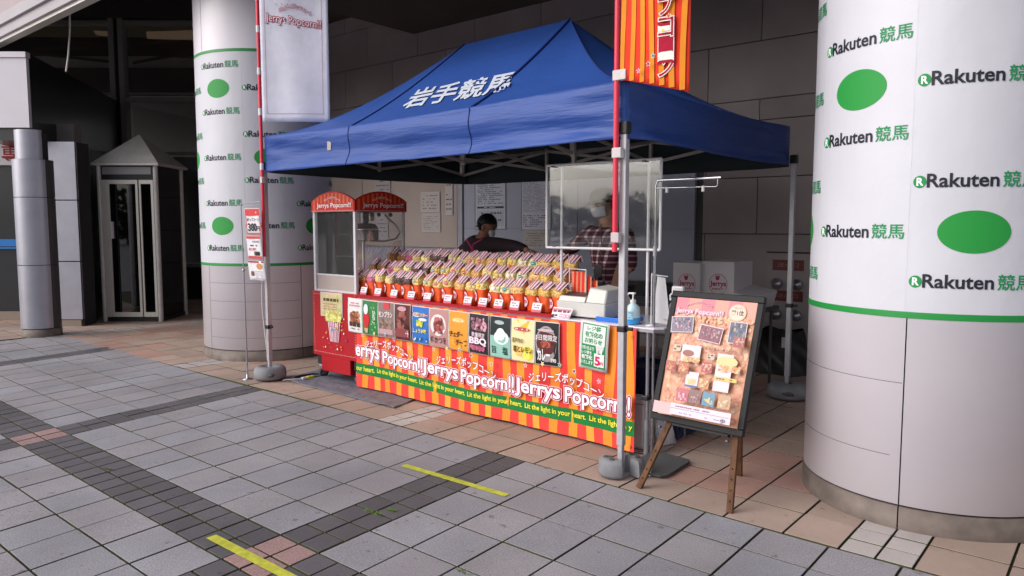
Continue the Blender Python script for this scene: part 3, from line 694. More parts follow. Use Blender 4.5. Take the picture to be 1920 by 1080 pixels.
for z in (.84, .52):
    for x in (-2.85, -2.64):
        b = MB(); ax = Matrix.Rotation(R(90), 3, 'X'); b.lathe([(.055, 0), (.06, .02), (.05, .05), (.0, .075)], (x, YW-.05, z), 20, 'steel', axis=ax); b.tube([(x-.05, YW-.1, z), (x+.05, YW-.1, z)], .008, 6, 'steel'); b.build('cap', None, t)

# ================================================================== THE TENT
FLc, FRc, BRc, BLc = Vector((-6.10, 3.76, 0)), Vector((-2.20, 3.60, 0)), Vector((-2.225, 6.19, 0)), Vector((-6.08, 6.40, 0))
P1, P2 = Vector((-4.80, 5.03, 3.10)), Vector((-3.58, 4.98, 3.10))
tent = thing('canopy_tent', 'blue folding canopy tent with white lettering and silver legs over the stall', 'tent', (-4.15, 5.0, 0))
def eave(a, b, s): p = a.lerp(b, s); p.z = 2.255-.13*s*(1-s); return p
def ns(x, y, z=0): return (math.sin(x*2.1+1.3*y)+math.sin(x*4.7-2.9*y+1)+math.sin(6.3*x+5.1*y+2+z))/3
def patch(b, A, B, s0, s1, R0, R1, k0, k1, nu=16, nv=18):
    def fn(u, v):
        e = eave(A, B, s0+(s1-s0)*u); r = R0.lerp(R1, u); p = e.lerp(r, v); k = k0+(k1-k0)*u
        if R0 == R1: k = k0+(k1-k0)*u
        p.z -= k*v*(1-v)*(1.25-.5*v) ; p.z += .012*ns(p.x, p.y)*math.sin(math.pi*v)*math.sin(math.pi*min(1, max(0, u)))
        return p
    b.grid(fn, nu, nv, 'tent_blue')
b = MB(); sA = (-4.77+6.10)/3.9; sB = (-3.42+6.10)/3.9
patch(b, FLc, FRc, 0, sA, P1, P1, .50, .16); patch(b, FLc, FRc, sA, sB, P1, P2, .16, .16); patch(b, FLc, FRc, sB, 1, P2, P2, .16, .50)
patch(b, FRc, BRc, 0, .5, P2, P2, .50, .25); patch(b, FRc, BRc, .5, 1, P2, P2, .25, .5)
patch(b, BRc, BLc, 0, 1-sB, P2, P2, .5, .16); patch(b, BRc, BLc, 1-sB, 1-sA, P2, P1, .16, .16); patch(b, BRc, BLc, 1-sA, 1, P1, P1, .16, .5)
patch(b, BLc, FLc, 0, .5, P1, P1, .5, .25); patch(b, BLc, FLc, .5, 1, P1, P1, .25, .5)
canopy = b.build('canopy', None, tent)
def roofpt(s, v, k=.16, off=.006):
    e = eave(FLc, FRc, s); f = clamp((s-sA)/(sB-sA), 0, 1); r = P1.lerp(P2, f); p = e.lerp(r, v); p.z -= k*v*(1-v)*(1.25-.5*v); p.z += .012*ns(p.x, p.y)*math.sin(math.pi*v)*math.sin(math.pi*f)
    return p+Vector((0, -.5, .85)).normalized()*off
b = MB()
b.tube([roofpt(sB, v/14, .16, .004) for v in range(15)], .011, 6, 'tent_seam'); b.build('fold_seam', None, tent)
b = MB(); b.tube([roofpt(sA, v/14, .16, .004) for v in range(15)], .007, 6, 'tent_seam'); b.build('fold_seam', None, tent)
def hip(v): e = eave(FLc, FRc, 1); p = e.lerp(P2, v); p.z -= .5*v*(1-v)*(1.25-.5*v)-.004; return p
MB().tube([hip(v/16) for v in range(17)], .007, 6, 'tent_seam').build('fold_seam', None, tent)
def rS(u, v, h):                      # u along the eave 0..1, v up the slope 0..1
    return roofpt(u, v, .16, .006+h)
P = Print(rS, 'print', .001)
P.text('岩手競馬', .437, .160, .735, .43, '#c9cfde', .022, warp=lambda a, b2: (a-(b2-.155)*.19, b2))
P.build('lettering', canopy)
# valance with its folds
b = MB()
def val(A, B, seed, n):
    out = Vector(((B-A).y, -(B-A).x, 0)).normalized(); L = (B-A).length
    def fn(u, v):
        p = eave(A, B, u); x = u*L; edge = min(1, min(u, 1-u)*14)
        o = .003*edge+edge*(.018+.020*math.sin(v*7.5+.8*math.sin(x*1.3+seed))*v**.5+.014*math.sin(x*3.1+seed*2+v*2)*v+.006*math.sin(x*9+seed+v*5)*v)
        pull = .02*math.exp(-((min(u, 1-u)*L)/.35)**2)*math.sin(v*14)
        return p+out*(o+(pull+.012*v)*edge)+Vector((0, 0, -.325*v*(1-.07*math.sin(math.pi*u))))
    b.grid(fn, n, 16, 'tent_valance'); return fn
vf = val(FLc, FRc, 1., 110); val(FRc, BRc, 2.3, 70); val(BRc, BLc, 3.1, 90); val(BLc, FLc, 4.4, 60)
for i_ in range(len(b.mats)): b.mats[i_] = 'tent_lining'
valance = b.build('valance', None, tent); valance.data.materials.append(MT['tent_valance'])
sd = valance.modifiers.new('t', 'SOLIDIFY'); sd.thickness = .003; sd.material_offset = 1; sd.material_offset_rim = 1
for s in (sA, sB):
    MB().tube([vf(s, v/12)+Vector((0, -.005, 0)) for v in range(13)], .004, 5, 'tent_seam').build('seam', None, valance)
MB().box(vf(.27, .45)+Vector((0, -.008, 0)), (.05, .004, .07), 'board').build('repair_patch', None, valance)
legs = [Vector((-6.17, 3.79, 0)), Vector((-2.215, 3.612, 0)), Vector((-2.185, 6.20, 0)), Vector((-6.14, 6.37, 0))]
for i, l in enumerate(legs):
    b = MB(); b.box(l+Vector((0, 0, 1.08)), (.040, .040, 1.80), 'leg_paint', None, .004); lg = b.build('leg', None, tent)
    MB().box(l+Vector((0, 0, .16)), (.030, .030, .30), 'leg_paint', None, .003).build('inner_leg', None, lg)
    z = .52 if i == 0 else .86
    if i == 0: z = .50
    if i == 2: z = .78
    q = MB(); q.box(l+Vector((0, 0, z)), (.052, .052, .035), 'black_plastic', None, .006); q.box(l+Vector((.045, 0, z+.002)), (.045, .014, .02), 'black_plastic', None, .004); q.build('clamp', None, lg)
    MB().box(l+Vector((0, 0, .008)), (.09, .09, .008), 'leg_paint').build('foot_plate', None, lg)
    MB().box(l+Vector((0, 0, 1.99)), (.055, .055, .07), 'black_plastic', None, .006).build('corner_joint', None, lg)
def scissors(A, B, n, z0=2.03, z1=2.225):
    mid_ = Vector((-4.15, 5.0, 0)); A = A.lerp(mid_, .035); B = B.lerp(mid_, .035)
    dz = Vector((0, 0, 1))
    for i in range(n):
        a = A.lerp(B, i/n); c = A.lerp(B, (i+1)/n); k = (B-A).normalized(); side = Vector((-k.y, k.x, 0))*.012
        MB().bar(a+dz*z0+side, c+dz*z1+side, .014, .028, 'truss').build('truss_bar', None, tent)
        MB().bar(a+dz*z1-side, c+dz*z0-side, .014, .028, 'truss').build('truss_bar', None, tent)
        if i: MB().box(a+dz*(z0+z1)/2, (.03, .03, z1-z0+.05), 'truss', None, .004).build('truss_joint', None, tent)
scissors(legs[0], legs[1], 3); scissors(legs[1], legs[2], 2); scissors(legs[2], legs[3], 3); scissors(legs[3], legs[0], 2)
for pk, s in ((P1, 1/3), (P2, 2/3)):
    a = legs[0].lerp(legs[1], s); c = legs[3].lerp(legs[2], s); m_ = (a+c)/2
    scissors(a, c, 2)
    MB().bar(Vector((m_.x, m_.y, 1.93)), Vector((pk.x, pk.y, 3.06)), .03, .03, 'truss').build('centre_post', None, tent)
# ---- weights on the tent feet
t = thing('tent_weight', 'grey round tank weight with a handle slot at the left front leg', 'tent weight', (-6.17, 3.79, 0), 'weights on the tent feet')
b = MB(); b.lathe([(.035, .012), (.130, .012), (.146, .030), (.150, .07), (.143, .105), (.120, .128), (.075, .133), (.062, .110), (.035, .105)], (-6.17, 3.79, 0), 40, 'weight_grey'); b.build('tank', None, t)
c_ = Vector((-6.17, 3.79, 0)); v_ = (Vector((0, 0, 0))-c_).normalized(); s_ = Vector((-v_.y, v_.x, 0))
MB().sphere(c_+v_*.132+Vector((0, 0, .065)), .05, 'weight_dark', 16, None, (1.0, .6, .42)).build('handle_slot', None, t)
def half_weight(cx, cy, a0, lab):
    t = thing('tent_weight', lab, 'tent weight', (cx, cy, 0), 'weights on the tent feet'); b = MB(); n = 18; r = .098
    pr = [(r*1.0, .012), (r*1.04, .03), (r*1.0, .085), (r*.90, .108)]
    c0 = (cx, cy, 0); b.lathe([(.028, .012)]+pr+[(.028, .112), (.028, .012)], c0, n, 'weight_grey', a0, a0+2.75)
    for a in (a0, a0+2.75):
        b.add([(cx+q*math.cos(a), cy+q*math.sin(a), z) for q, z in [(.028, .012)]+pr+[(.028, .112)]], [(0, 1, 2, 3, 4, 5)], 'weight_grey')
    b.build('casting', None, t)
    for k in (.28, .72):
        a = a0+2.75*k; MB().lathe([(0, .1135), (.015, .114), (.019, .106)], (cx+.058*math.cos(a), cy+.058*math.sin(a), .0), 14, 'weight_dark').build('hole', None, t)
half_weight(-2.235, 3.59, 2.9, 'left half of the grey iron weights clasping the right front leg'); half_weight(-2.185, 3.63, -.25, 'right half of the grey iron weights clasping the right front leg')
t = thing('tent_weight', 'pale plastic water weight at the back right tent leg', 'tent weight', (-2.16, 6.17, 0), 'weights on the tent feet')
b = MB(); b.lathe([(.03, .012), (.16, .012), (.18, .04), (.175, .10), (.13, .13), (.03, .13)], (-2.16, 6.17, 0), 32, 'weight_grey'); b.build('tank', None, t); MB().sphere((-2.12, 6.01, .07), .05, 'weight_dark', 12, None, (1.3, .4, .4)).build('handle_slot', None, t)

# ================================================================== banner poles and flags
def flag_pole(lab, x, y, z0, z1, cps, tapes):
    t = thing('banner_pole', lab, 'flag pole', (x, y, z0), 'red poles tied to the front tent legs')
    MB().tube([(x, y, z0), (x, y, z1)], .0155, 14, 'red_pole').build('pole', None, t)
    for z in cps: MB().tube([(x, y, z-.03), (x, y, z+.03)], .0185, 12, 'white_plastic').build('coupler', None, t)
    for z, dx in tapes: MB().span((x-.018, y-.0175, z-.028), (x+.022+dx, y+.0175, z+.028), 'clear_tape', .003).build('tape_band', None, t)
pl = on_y(497, 485, 3.735); flag_pole('left red pole with white couplers tied to the left front tent leg', -6.12, 3.735, 1.16, 3.9, (1.98, 2.47, 2.83, 3.2), ((1.86, .0),))
flag_pole('right red pole taped to the right front tent leg', -2.242, 3.562, 1.30, 3.9, (), ((2.272, .045), (1.85, .02), (1.38, .012)))
# left flag: perpendicular to the line of sight
o = Vector((-6.10, 3.72, 0)); ux = Vector((.72, .69, 0)).normalized()
def flagS(o, ux, wz, amp, seed):
    n = ux.cross(Vector((0, 0, 1))).normalized()
    return lambda u, v, h: o+ux*u+Vector((0, 0, v))+n*(amp*math.sin(u*11+seed+v*1.4)*min(1, u*4)+amp*.6*math.sin(u*5-v*3+seed)*min(1, u*4)+h)
t = thing('flag_banner', 'white hanging flag banner with pink lettering at the left of the tent', 'banner', (-6.10, 3.72, 2.3), 'flags on the red poles')
Sx = flagS(o, ux, 0, .011, .6); Wf = .60; z0, z1 = 2.38, 3.85
b = MB(); b.grid(lambda u, v: Sx(.02+u*Wf, z0+v*(z1-z0), 0), 24, 30, 'cloth_print', hexc('#e2e0ee')); fo = b.build('cloth', None, t); fo.modifiers.new('t', 'SOLIDIFY').thickness = .0015
P = Print(Sx, 'cloth_print', .0012)
def jp(P, u0, v0, u1, v1, outer='#b81848', halo='#f3d3de', inner='#f6f2f6', extra=None):
    w_ = u1-u0; hh = v1-v0
    def wp(a, b2): return a, b2+hh*.18*math.sin((a-u0)/w_*math.pi*1.0)*0
    ly = [(.09, halo), (.06, outer), (.012, inner)]
    P.text('Jerrys', u0, v0, u0+w_*.44, v1, '', layers=ly); P.text('Popcorn', u0+w_*.47, v0, u0+w_*.92, v1*1.0, '', layers=ly)
    P.text('!!', u0+w_*.94, v0+hh*.18, u1, v1, '', layers=ly)
for u in (.06, .56): P.rect(u, z0+.07, u+.003, z1, '#b07088', 1, 20)
P.rect(.06, z0+.07, .56, z0+.073, '#b07088', 12, 1)
P.text('Jerrys Popcorn!!', .075, 3.245, .555, 3.335, '', layers=[(.06, '#b01848'), (-.004, '#f8eef2')], warp=lambda a, b2: (a, b2-(a-.075)*.12))
P.text('ジェリーズポップコーン', .19, 3.34, .47, 3.38, '', layers=[(.07, '#c02458'), (.01, '#f2e2ea')], warp=lambda a, b2: (a, b2+.05*math.sin((a-.19)/.28*math.pi)-.03*(a-.19)/.28))
for k in range(7): P.star(.17+.05*k, 3.44-.03*abs(k-3)/3-.01*k, .008, ['#6aa0d0', '#d05a90', '#5a9a50'][k % 3])
P.ell(.34, 3.62, .13, .10, '#8e8430', 24); P.ell(.34, 3.62, .115, .085, '#a99a3c', 24); P.text('おいしい!', .26, 3.54, .42, 3.60, '#2c2a20', .02)
P.build('printing', fo)
# right flag
t = thing('flag_banner', 'red and orange striped flag banner hanging above the right tent corner', 'banner', (-2.22, 3.545, 2.2), 'flags on the red poles')
o = Vector((-2.225, 3.555, 0)); Sx = flagS(o, Vector((1, -.02, 0)), 0, .014, 2.)
def fb(u): return 2.25-.115*(u/.42)                 # lower hem slants
def S2(u, v, h): return Sx(u, fb(clamp(u, 0, .42))+(3.6-fb(clamp(u, 0, .42)))*v, h)
b = MB(); b.grid(lambda u, v: S2(.01+u*.415, v, 0), 30, 30, 'cloth_print', hexc('#e23b26')); fo = b.build('cloth', None, t); fo.modifiers.new('t', 'SOLIDIFY').thickness = .0015
P = Print(Sx, 'cloth_print', .0012)
for k in range(7):
    u0 = .012+.062*k; h = P.nxt()
    vs = []; c = hexc('#e08a28')
    for j in range(16):
        v = j/15; z = fb(u0)+.002+(3.5-fb(u0))*v; wv = .008*math.sin(z*5+k)
        vs += [Sx(max(.01, u0+wv), z, h), Sx(min(.423, u0+.030+wv), z, h)]
    P.b.add(vs, [(2*j, 2*j+1, 2*j+3, 2*j+2) for j in range(15)], P.mt, c)
for i, (ch, z) in enumerate((('ン', 2.225), ('ー', 2.345), ('コ', 2.425), ('プ', 2.535), ('ッ', 2.66), ('ポ', 2.75))):
    P.text(ch, .265, z, .345, z+.095, '', layers=[(.06, '#b01838'), (.045, '#f4ece4'), (.0, '#b01838')])
for u, z, c in ((.15, 2.27, '#d070c0'), (.215, 2.295, '#30308a'), (.30, 2.45, '#e8d040'), (.33, 2.52, '#e06030'), (.36, 2.61, '#d86060'), (.25, 2.33, '#3890b0')): P.star(u, z, .016, '#f4e8d8'); P.star(u, z, .011, c)
P.build('printing', fo)
b = MB(); b.tube([(-6.19+.03*math.sin(k*.5), 3.765-.01, 1.55-.085*k) for k in range(0, 13)]+[(-6.12, 3.74, .22)], .004, 5, 'cord_white')
tag(b.build('loose_string'), 'thin pale cord hanging beside the left front tent leg', 'cord')

# ================================================================== THE STALL FRONT
def ty(x, off=0.): return 4.0+(-2.35-x)*.0345+off
TX = Vector((1, -.0345, 0)).normalized(); TN = Vector((-.0345, -1, 0)).normalized()      # along the stall, towards the customers
ORI = Vector((-5.25, ty(-5.25), 0))
def rip(u, v): return .007*math.sin(u*9+1)*(1.1-v)+.010*math.sin(u*4.1+2+v*2)*(.8-v)+.004*math.sin(u*23)*(.8-v)
def banS(u, v, h): return ORI+TX*u+Vector((0, 0, v))+TN*(rip(u, v)+h+.006)
tb = thing('stall_banner', 'long red and orange striped stall banner with a green band across the front', 'banner', tuple(ORI+TX*1.45))
b = MB(); LB = 2.905
b.grid(lambda u, v: banS(u*LB, .02+v*.785, 0), 120, 14, 'cloth_print', hexc('#e4453e')); fo = b.build('cloth', None, tb)
P = Print(banS, 'cloth_print', .0008)
h = P.nxt(); k = 0; u = .085
while u < LB-.03:
    wd = .070+.010*math.sin(k*2.3); vs = []
    for j in range(9):
        v = .022+.781*j/8; s = .010*math.sin(v*6+k*1.7); vs += [banS(clamp(u+s, 0, LB), v, h), banS(clamp(u+wd+s*1.3, 0, LB), v, h)]
    P.b.add(vs, [(2*j, 2*j+1, 2*j+3, 2*j+2) for j in range(8)], P.mt, hexc(['#ee9433', '#f0a040', '#ec8c34'][k % 3])); u += .152; k += 1
def band(u): return .175+.010*math.sin(u*2.2+1.5)-.006*u
h = P.nxt(); n = 80; vs = []
for i in range(n+1): u = LB*i/n; vs += [banS(u, band(u)-.047, h), banS(u, band(u)+.047, h)]
P.b.add(vs, [(2*i, 2*i+2, 2*i+3, 2*i+1) for i in range(n)], P.mt, hexc('#1c7a3a'))
def wb(a, b2): return a, b2+band(a)
for k in range(-1, 5):
    u0 = .285+.567*k
    if k == -1: P.text('our heart.', .005, -.016, .245, .026, '#e8e048', .022, warp=wb)
    elif k == 4: P.text('Lit the light in y', u0+.0, -.016, u0+.34, .028, '#e8e048', .022, warp=wb)
    else: P.text('Lit the light in your heart.', u0, -.018, u0+.535, .028, '#e8e048', .022, warp=wb)
JL = [(.105, '#f6dce4'), (.075, '#a8184a'), (.022, '#f8f2f6')]
def jw(a, b2): return a, b2+band(a)
for u0, cut in ((-.085, True), (.902, False), (1.905, False)):
    z = .075
    if cut: P.text('errys', .006, z, .318, z+.118, '', layers=JL, warp=jw)
    else: P.text('Jerrys', u0, z, u0+.410, z+.130, '', layers=JL, warp=jw)
    P.text('Popcorn', u0+.456, z-.008, u0+.915, z+.120, '', layers=JL, warp=jw)
    P.text('!!', u0+.936, z+.012, u0+.982, z+.130, '', layers=JL, warp=jw)
KL = [(.065, '#a8184a'), (.012, '#f6eef2')]
for u0 in (.16, 1.09, 2.06):
    P.text('ジェリーズポップコーン', u0, .195, u0+.64, .262, '', layers=KL, warp=lambda a, b2, u0=u0: (a, b2+band(a)+.055*math.sin(clamp((a-u0)/.5, 0, 1.3)*math.pi*.75)-.045*((a-u0)/.64)))
    for q, (du, dv, c) in enumerate(((-.03, .33, '#e86a8a'), (.60, .30, '#d860b0'), (.13, .36, '#f0d050'), (.40, .34, '#4a3a90'), (.28, .37, '#3a90b0'))):
        P.star(u0+du, dv+band(u0+du)-.02, .020, '#f6ecd8', q); P.star(u0+du, dv+band(u0+du)-.02, .014, c, q)
P.build('printing', fo)
for u in (2.88,): 
    for v in (.05, .75): MB().lathe([(.004, 0), (.010, 0), (.010, .003)], banS(u, v, .0), 12, 'dark_frame', axis=Matrix.Rotation(R(90), 3, 'X')).build('eyelet', None, tb)
# posters hanging over the banner
def poster(name, label, u0, v0, w_, h_, tilt=0., off=.014, group='product posters hung along the stall front'):
    a = R(tilt); up = Vector((0, 0, 1)); ux = (TX*math.cos(a)+up*math.sin(a)); vx = (up*math.cos(a)-TX*math.sin(a)); o = ORI+TX*u0+up*v0+TN*(off+.012)
    t = thing(name, label, 'poster', tuple(o), group)
    n = TN
    bow = lambda u, v: .006*math.sin(v/h_*math.pi)+.004*math.sin(u*17+u0*7)
    Sf = lambda u, v, h: o+ux*u+vx*v+n*(bow(u, v)+h)
    b = MB(); b.grid(lambda u, v: Sf(u*w_, v*h_, 0), 6, 8, 'glossy_print', hexc('#d8d4d4')); p = b.build('paper', None, t); p.modifiers.new('t', 'SOLIDIFY').thickness = .001
    return t, Print(Sf, 'glossy_print', .0006), p
pw, ph_ = .215, .305
def pu(i): return -.100+.2195*i
def pv(i): return .502-.0016*i*1.1
defs = ['poster with brown fried pieces on white, first from the left, over the red cart', 'green poster with a red syrup cone, second from the left', 'brown chestnut coloured poster with white characters, third from the left',
        'dark chocolate cube poster, fourth from the left', 'blue sky and green pasture poster with yellow characters', 'pink poster with plum pieces in a white bowl', 'plain orange cheese coloured poster, seventh from the left',
        'black and pink poster lettered BBQ', 'dark teal poster with a white salt heap', 'yellow lemon poster, second from the right of the row', 'dark poster with a curry dish, last of the row on the right']
PP = []
for i, lab in enumerate(defs):
    t, P, p = poster('product_poster', lab, pu(i), pv(i), pw, ph_, random.uniform(-1, .6), .012+.003*(i % 2)); W_, H_ = pw, ph_; e = .006
    def full(c): P.rect(e, e, W_-e, H_-e, c, 3, 4)
    if i == 0:
        full('#e0dcdc'); P.blobs(.03, .07, .19, .20, ['#9a5a3a', '#b0704a', '#7c4228', '#c08a60'], 60, .014, .03, 2); P.marks(.03, .23, .19, .275, 2, '#d08a98', 1); P.marks(.03, .05, .19, .10, 1, '#4a2c28', 3, .8); P.marks(.05, .025, .17, .045, 1, '#5a4440', 2)
    if i == 1:
        full('#2c7a40'); P.blobs(.12, .02, .20, .28, ['#7ab070', '#3e8c50', '#9ac890'], 26, .004, .012, 4); P.poly([(.02, .14), (.045, .25), (.075, .25), (.11, .14), (.085, .06), (.045, .06)], '#c8242e'); P.ell(.06, .225, .03, .045, '#dde4ea', 18); P.poly([(.035, .06), (.09, .06), (.08, .02), (.05, .02)], '#c8a888'); P.vtext('いちご', .15, .22, .034, '#e8f2e8', .02)
    if i == 2:
        full('#8a7470'); P.blobs(.01, .01, .205, .17, ['#6f5850', '#9c8478', '#83695e'], 70, .012, .03, 5); P.rect(.02, .03, .195, .075, '#c09aa0'); P.rect(.075, .245, .15, .30, '#c8404a'); P.text('モンブラン', .02, .175, .195, .225, '#ece4e4', .03)
    if i == 3:
        full('#5a2c2c'); rg2 = random.Random(3)
        for q in range(12):
            a, c2 = rg2.uniform(.03, .18), rg2.uniform(.10, .24); r_ = rg2.random(); P.poly([(a+.035*math.cos(r_+k*1.57), c2+.03*math.sin(r_+k*1.57)) for k in range(4)], rg2.choice(['#8a4a46', '#3c1c1e', '#6e3836', '#a05e56']))
        P.ell(.11, .265, .06, .02, '#c898a0'); P.rect(.01, .03, .205, .10, '#8a4448'); P.text('チョコレート', .02, .04, .195, .09, '#f0e4e4', .03)
    if i == 4:
        full('#2f6fc4'); P.poly([(e, e), (W_-e, e), (W_-e, .17), (.10, .15), (e, .18)], '#3a8a3c'); P.ell(.06, .235, .05, .018, '#e4ecf4'); P.ell(.14, .20, .05, .012, '#dfe8f2'); P.rect(e, .225, W_-e, .25, '#8a4aa0', 3, 1); P.text('北海道バター', .015, .222, .20, .252, '#f0e050', .03); P.blobs(.06, .13, .16, .20, ['#d8cc30', '#a8b830', '#e4dc60'], 14, .012, .022, 4); P.text('しょうゆ味', .025, .09, .19, .125, '#e6de50', .03); P.blobs(.02, .02, .20, .06, ['#e8e8e4', '#2c6c30'], 12, .006, .012, 8)
    if i == 5:
        full('#b98886'); P.ell(.105, .175, .085, .085, '#e6dfe2', 30); P.blobs(.05, .10, .165, .245, ['#8a3c3c', '#a85450', '#6c2c30', '#c07068'], 50, .012, .022, 6); P.text('梅かつを', .02, .03, .195, .085, '#2c2426', .008)
    if i == 6:
        full('#e39a35'); P.ell(.10, .235, .065, .018, '#f0bc70'); P.marks(.05, .215, .17, .25, 1, '#f4d8a8', 3); P.blobs(.02, .02, .20, .10, ['#e8a848', '#dc8c28'], 10, .015, .03, 3); P.text('チェダー', .02, .105, .155, .15, '#5a2414', .035); P.text('チーズ', .085, .045, .20, .09, '#5a2414', .035)
    if i == 7:
        full('#26222a'); P.blobs(.01, .17, .205, .28, ['#b87a8c', '#8c5868', '#d8a0b0', '#5a3848'], 60, .008, .02, 7); P.blobs(.01, .02, .205, .07, ['#c06a84', '#a85070'], 30, .01, .02, 9); P.text('数量限定', .04, .13, .18, .165, '#f0d8e0', .01); P.text('BBQ', .02, .07, .195, .125, '#f4dce8', .045)
    if i == 8:
        full('#1f2a2c'); P.rect(e, e, W_-e, .16, '#8fc0b4', 3, 3); P.ell(.12, .15, .075, .05, '#dfe9ea', 24); P.ell(.115, .175, .045, .045, '#f4f4f6', 20); P.ell(.10, .26, .05, .015, '#a8b8b8'); P.text('旨', .025, .03, .07, .085, '#24443c', .02); P.text('塩', .135, .03, .185, .085, '#24443c', .02)
    if i == 9:
        full('#e8dca8'); P.poly([(.05, H_-e), (.17, H_-e), (.12, .20)], '#e8b838'); P.blobs(.10, .01, .205, .12, ['#e8d830', '#d8c828', '#f0e870'], 30, .015, .03, 3); P.blobs(.02, .03, .12, .12, ['#e8b058', '#f0c878'], 20, .012, .025, 5); P.ell(.10, .235, .075, .012, '#c03c50'); P.marks(.03, .228, .17, .242, 1, '#f4e0e0', 2); P.text('瀬戸内の', .02, .135, .12, .17, '#5c3a18', .02); P.text('塩とレモン', .03, .07, .20, .115, '#5c3a18', .02)
    if i == 10:
        full('#1c181c'); P.ell(.10, .15, .09, .125, '#9a9298', 30); P.ell(.10, .16, .075, .10, '#5a2428', 30); P.blobs(.05, .12, .15, .175, ['#a8503c', '#c06a50', '#803428'], 30, .01, .02, 3); P.text('5日間限定', .015, .175, .20, .215, '#f0e8ec', .01); P.ell(.10, .245, .07, .01, '#c8b0b8'); P.text('カレー', .03, .035, .135, .115, '#f2f0f2', .03); P.text('390', .14, .03, .19, .055, '#f0ece8', .02)
    P.build('printing', p)
t, P, p = poster('paid_bag_notice', 'white and green notice about paid shopping bags near the right tent leg', 2.475, .515, .232, .318, -3.2, .02, None); W_, H_ = .232, .318
P.rect(.018, .016, W_-.018, H_-.016, '#1f8a50', 2, 3); P.rect(.026, .165, W_-.026, H_-.024, '#dfe6e2', 2, 2)
P.text('レジ袋', .06, .258, .17, .288, '#1f8a50', .03); P.text('有料化の', .045, .215, .185, .250, '#1f8a50', .03); P.text('お知らせ', .045, .174, .185, .208, '#1f8a50', .02)
P.text('7月1日より', .026, .130, .125, .152, '#f0f4f0', .02); P.text('レジ袋を', .026, .100, .11, .122, '#f0f4f0', .02); P.text('有料化', .026, .066, .115, .095, '#f0f4f0', .03); P.text('いたします', .026, .034, .12, .058, '#f0f4f0', .02)
P.poly([(.13, .03), (.21, .03), (.21, .115), (.192, .115), (.192, .142), (.182, .142), (.182, .112), (.158, .112), (.158, .142), (.148, .142), (.148, .115), (.13, .115)], '#e8ecea'); P.text('5', .140, .04, .175, .095, '#d02858', .04); P.text('円', .180, .042, .203, .065, '#d02858', .02)
P.build('printing', p)
# ---- table under the banner
t = thing('folding_table', 'long white folding table behind the striped banner', 'table', (-3.7, 4.35, 0))
def tp(x, off, z): return Vector((x, ty(x, off), z))
b = MB(); c = [tp(-5.24, .02, .815), tp(-2.24, .02, .815), tp(-2.195, .065, .815), tp(-2.195, .60, .815), tp(-5.24, .60, .815)]; b.slab(c, .028, 'white_panel'); b.build('table_top', None, t)
b = MB(); b.slab([p+Vector((0, 0, -.004)) for p in [tp(-5.25, .008, .812), tp(-2.235, .008, .812), tp(-2.183, .06, .812), tp(-2.183, .61, .812), tp(-5.25, .61, .812)]], .02, 'steel'); b.build('edge_trim', None, t)
for x, o_ in ((-2.30, .055), (-2.30, .56), (-5.1, .06), (-5.1, .56)):
    q = MB().tube([tp(x, o_, 0), tp(x, o_, .79)], .0125, 10, 'steel').build('leg', None, t)
    MB().tube([tp(x, o_, 0), tp(x, o_, .22)], .0165, 10, 'weight_grey').build('leg_cap', None, q)
MB().box(tp(-2.30, .04, .37), (.05, .05, .03), 'black_plastic', None, .005).build('clip', None, t)
# ---- red popcorn cart
t = thing('popcorn_cart', 'red popcorn cart on casters with a striped popcorn cup picture', 'cart', (-5.6, 4.38, 0))
cx0, cx1, cy0, cy1 = -5.945, -5.262, 4.118, 4.66
b = MB(); b.span((cx0, cy0, .225), (cx1, cy1, .835), 'cart_red', .006); b.span((cx0+.125, cy0+.003, .085), (cx1-.125, cy1-.003, .23), 'cart_red', .004); body = b.build('body', None, t)
for x in (cx0+.07, cx1-.06):
    for y in (cy0+.06, cy1-.06):
        q = MB(); q.tube([(x-.016, y, .052), (x+.016, y, .052)], .050, 20, 'weight_dark'); ca = q.build('caster', None, t)
        q = MB(); q.box((x, y, .10), (.05, .06, .05), 'steel', None, .006); q.box((x-.022, y, .065), (.004, .05, .06), 'steel'); q.box((x+.022, y, .065), (.004, .05, .06), 'steel'); q.box((x, y, .18), (.07, .07, .085), 'dark'); q.build('fork', None, ca)
P = Print(flat((cx0, cy0-.001, .0), (1, 0, 0), (0, 0, 1)), 'glossy_print', .0006); Wc = cx1-cx0
h = P.nxt()
for k in range(26):
    v = .27+.022*k
    for u in (.032, Wc-.04): P.ell(u, v, .004, .004, '#e8c0b0', 8, h)
for k in range(28): P.ell(.035+.0222*k, .262, .004, .004, '#e8c0b0', 8, h)
for k in range(10): P.ell(.035+.0222*k, .808, .004, .004, '#e8c0b0', 8, h)
ccx = .335; rg2 = random.Random(4)
P.poly([(ccx-.095, .58), (ccx+.105, .58), (ccx+.075, .375), (ccx-.06, .375)], '#e8e2ea')
for k in range(7):
    a = -.088+.030*k; f = lambda q: ccx+.005+q*(.0675/.1)
    P.poly([(ccx+.005+a, .58), (ccx+.005+a+.013, .58), (f(a)+.009, .377), (f(a), .377)], '#b03058')
P.text('JERRYS', ccx-.045, .47, ccx+.055, .50, '', layers=[(.12, '#e4d8e8'), (.02, '#6a5a8a')]); P.blobs(ccx-.12, .555, ccx+.13, .67, ['#dcd878', '#c8c45c', '#e8e49c', '#b8b050'], 220, .010, .020, 3)
P.blobs(ccx-.18, .29, ccx+.20, .62, ['#f0d860', '#f4f0c0', '#e88838', '#5a5aa0', '#d8a040'], 34, .004, .011, 12)
P.build('printing', body)
t2 = thing('cart_leaflet', 'pale yellow leaflet stuck on the upper front of the red cart', 'poster', (-5.64, cy0-.004, .6))
b = MB().span((-5.805, cy0-.006, .605), (-5.475, cy0-.002, .83), 'white_paint').build('paper', None, t2)
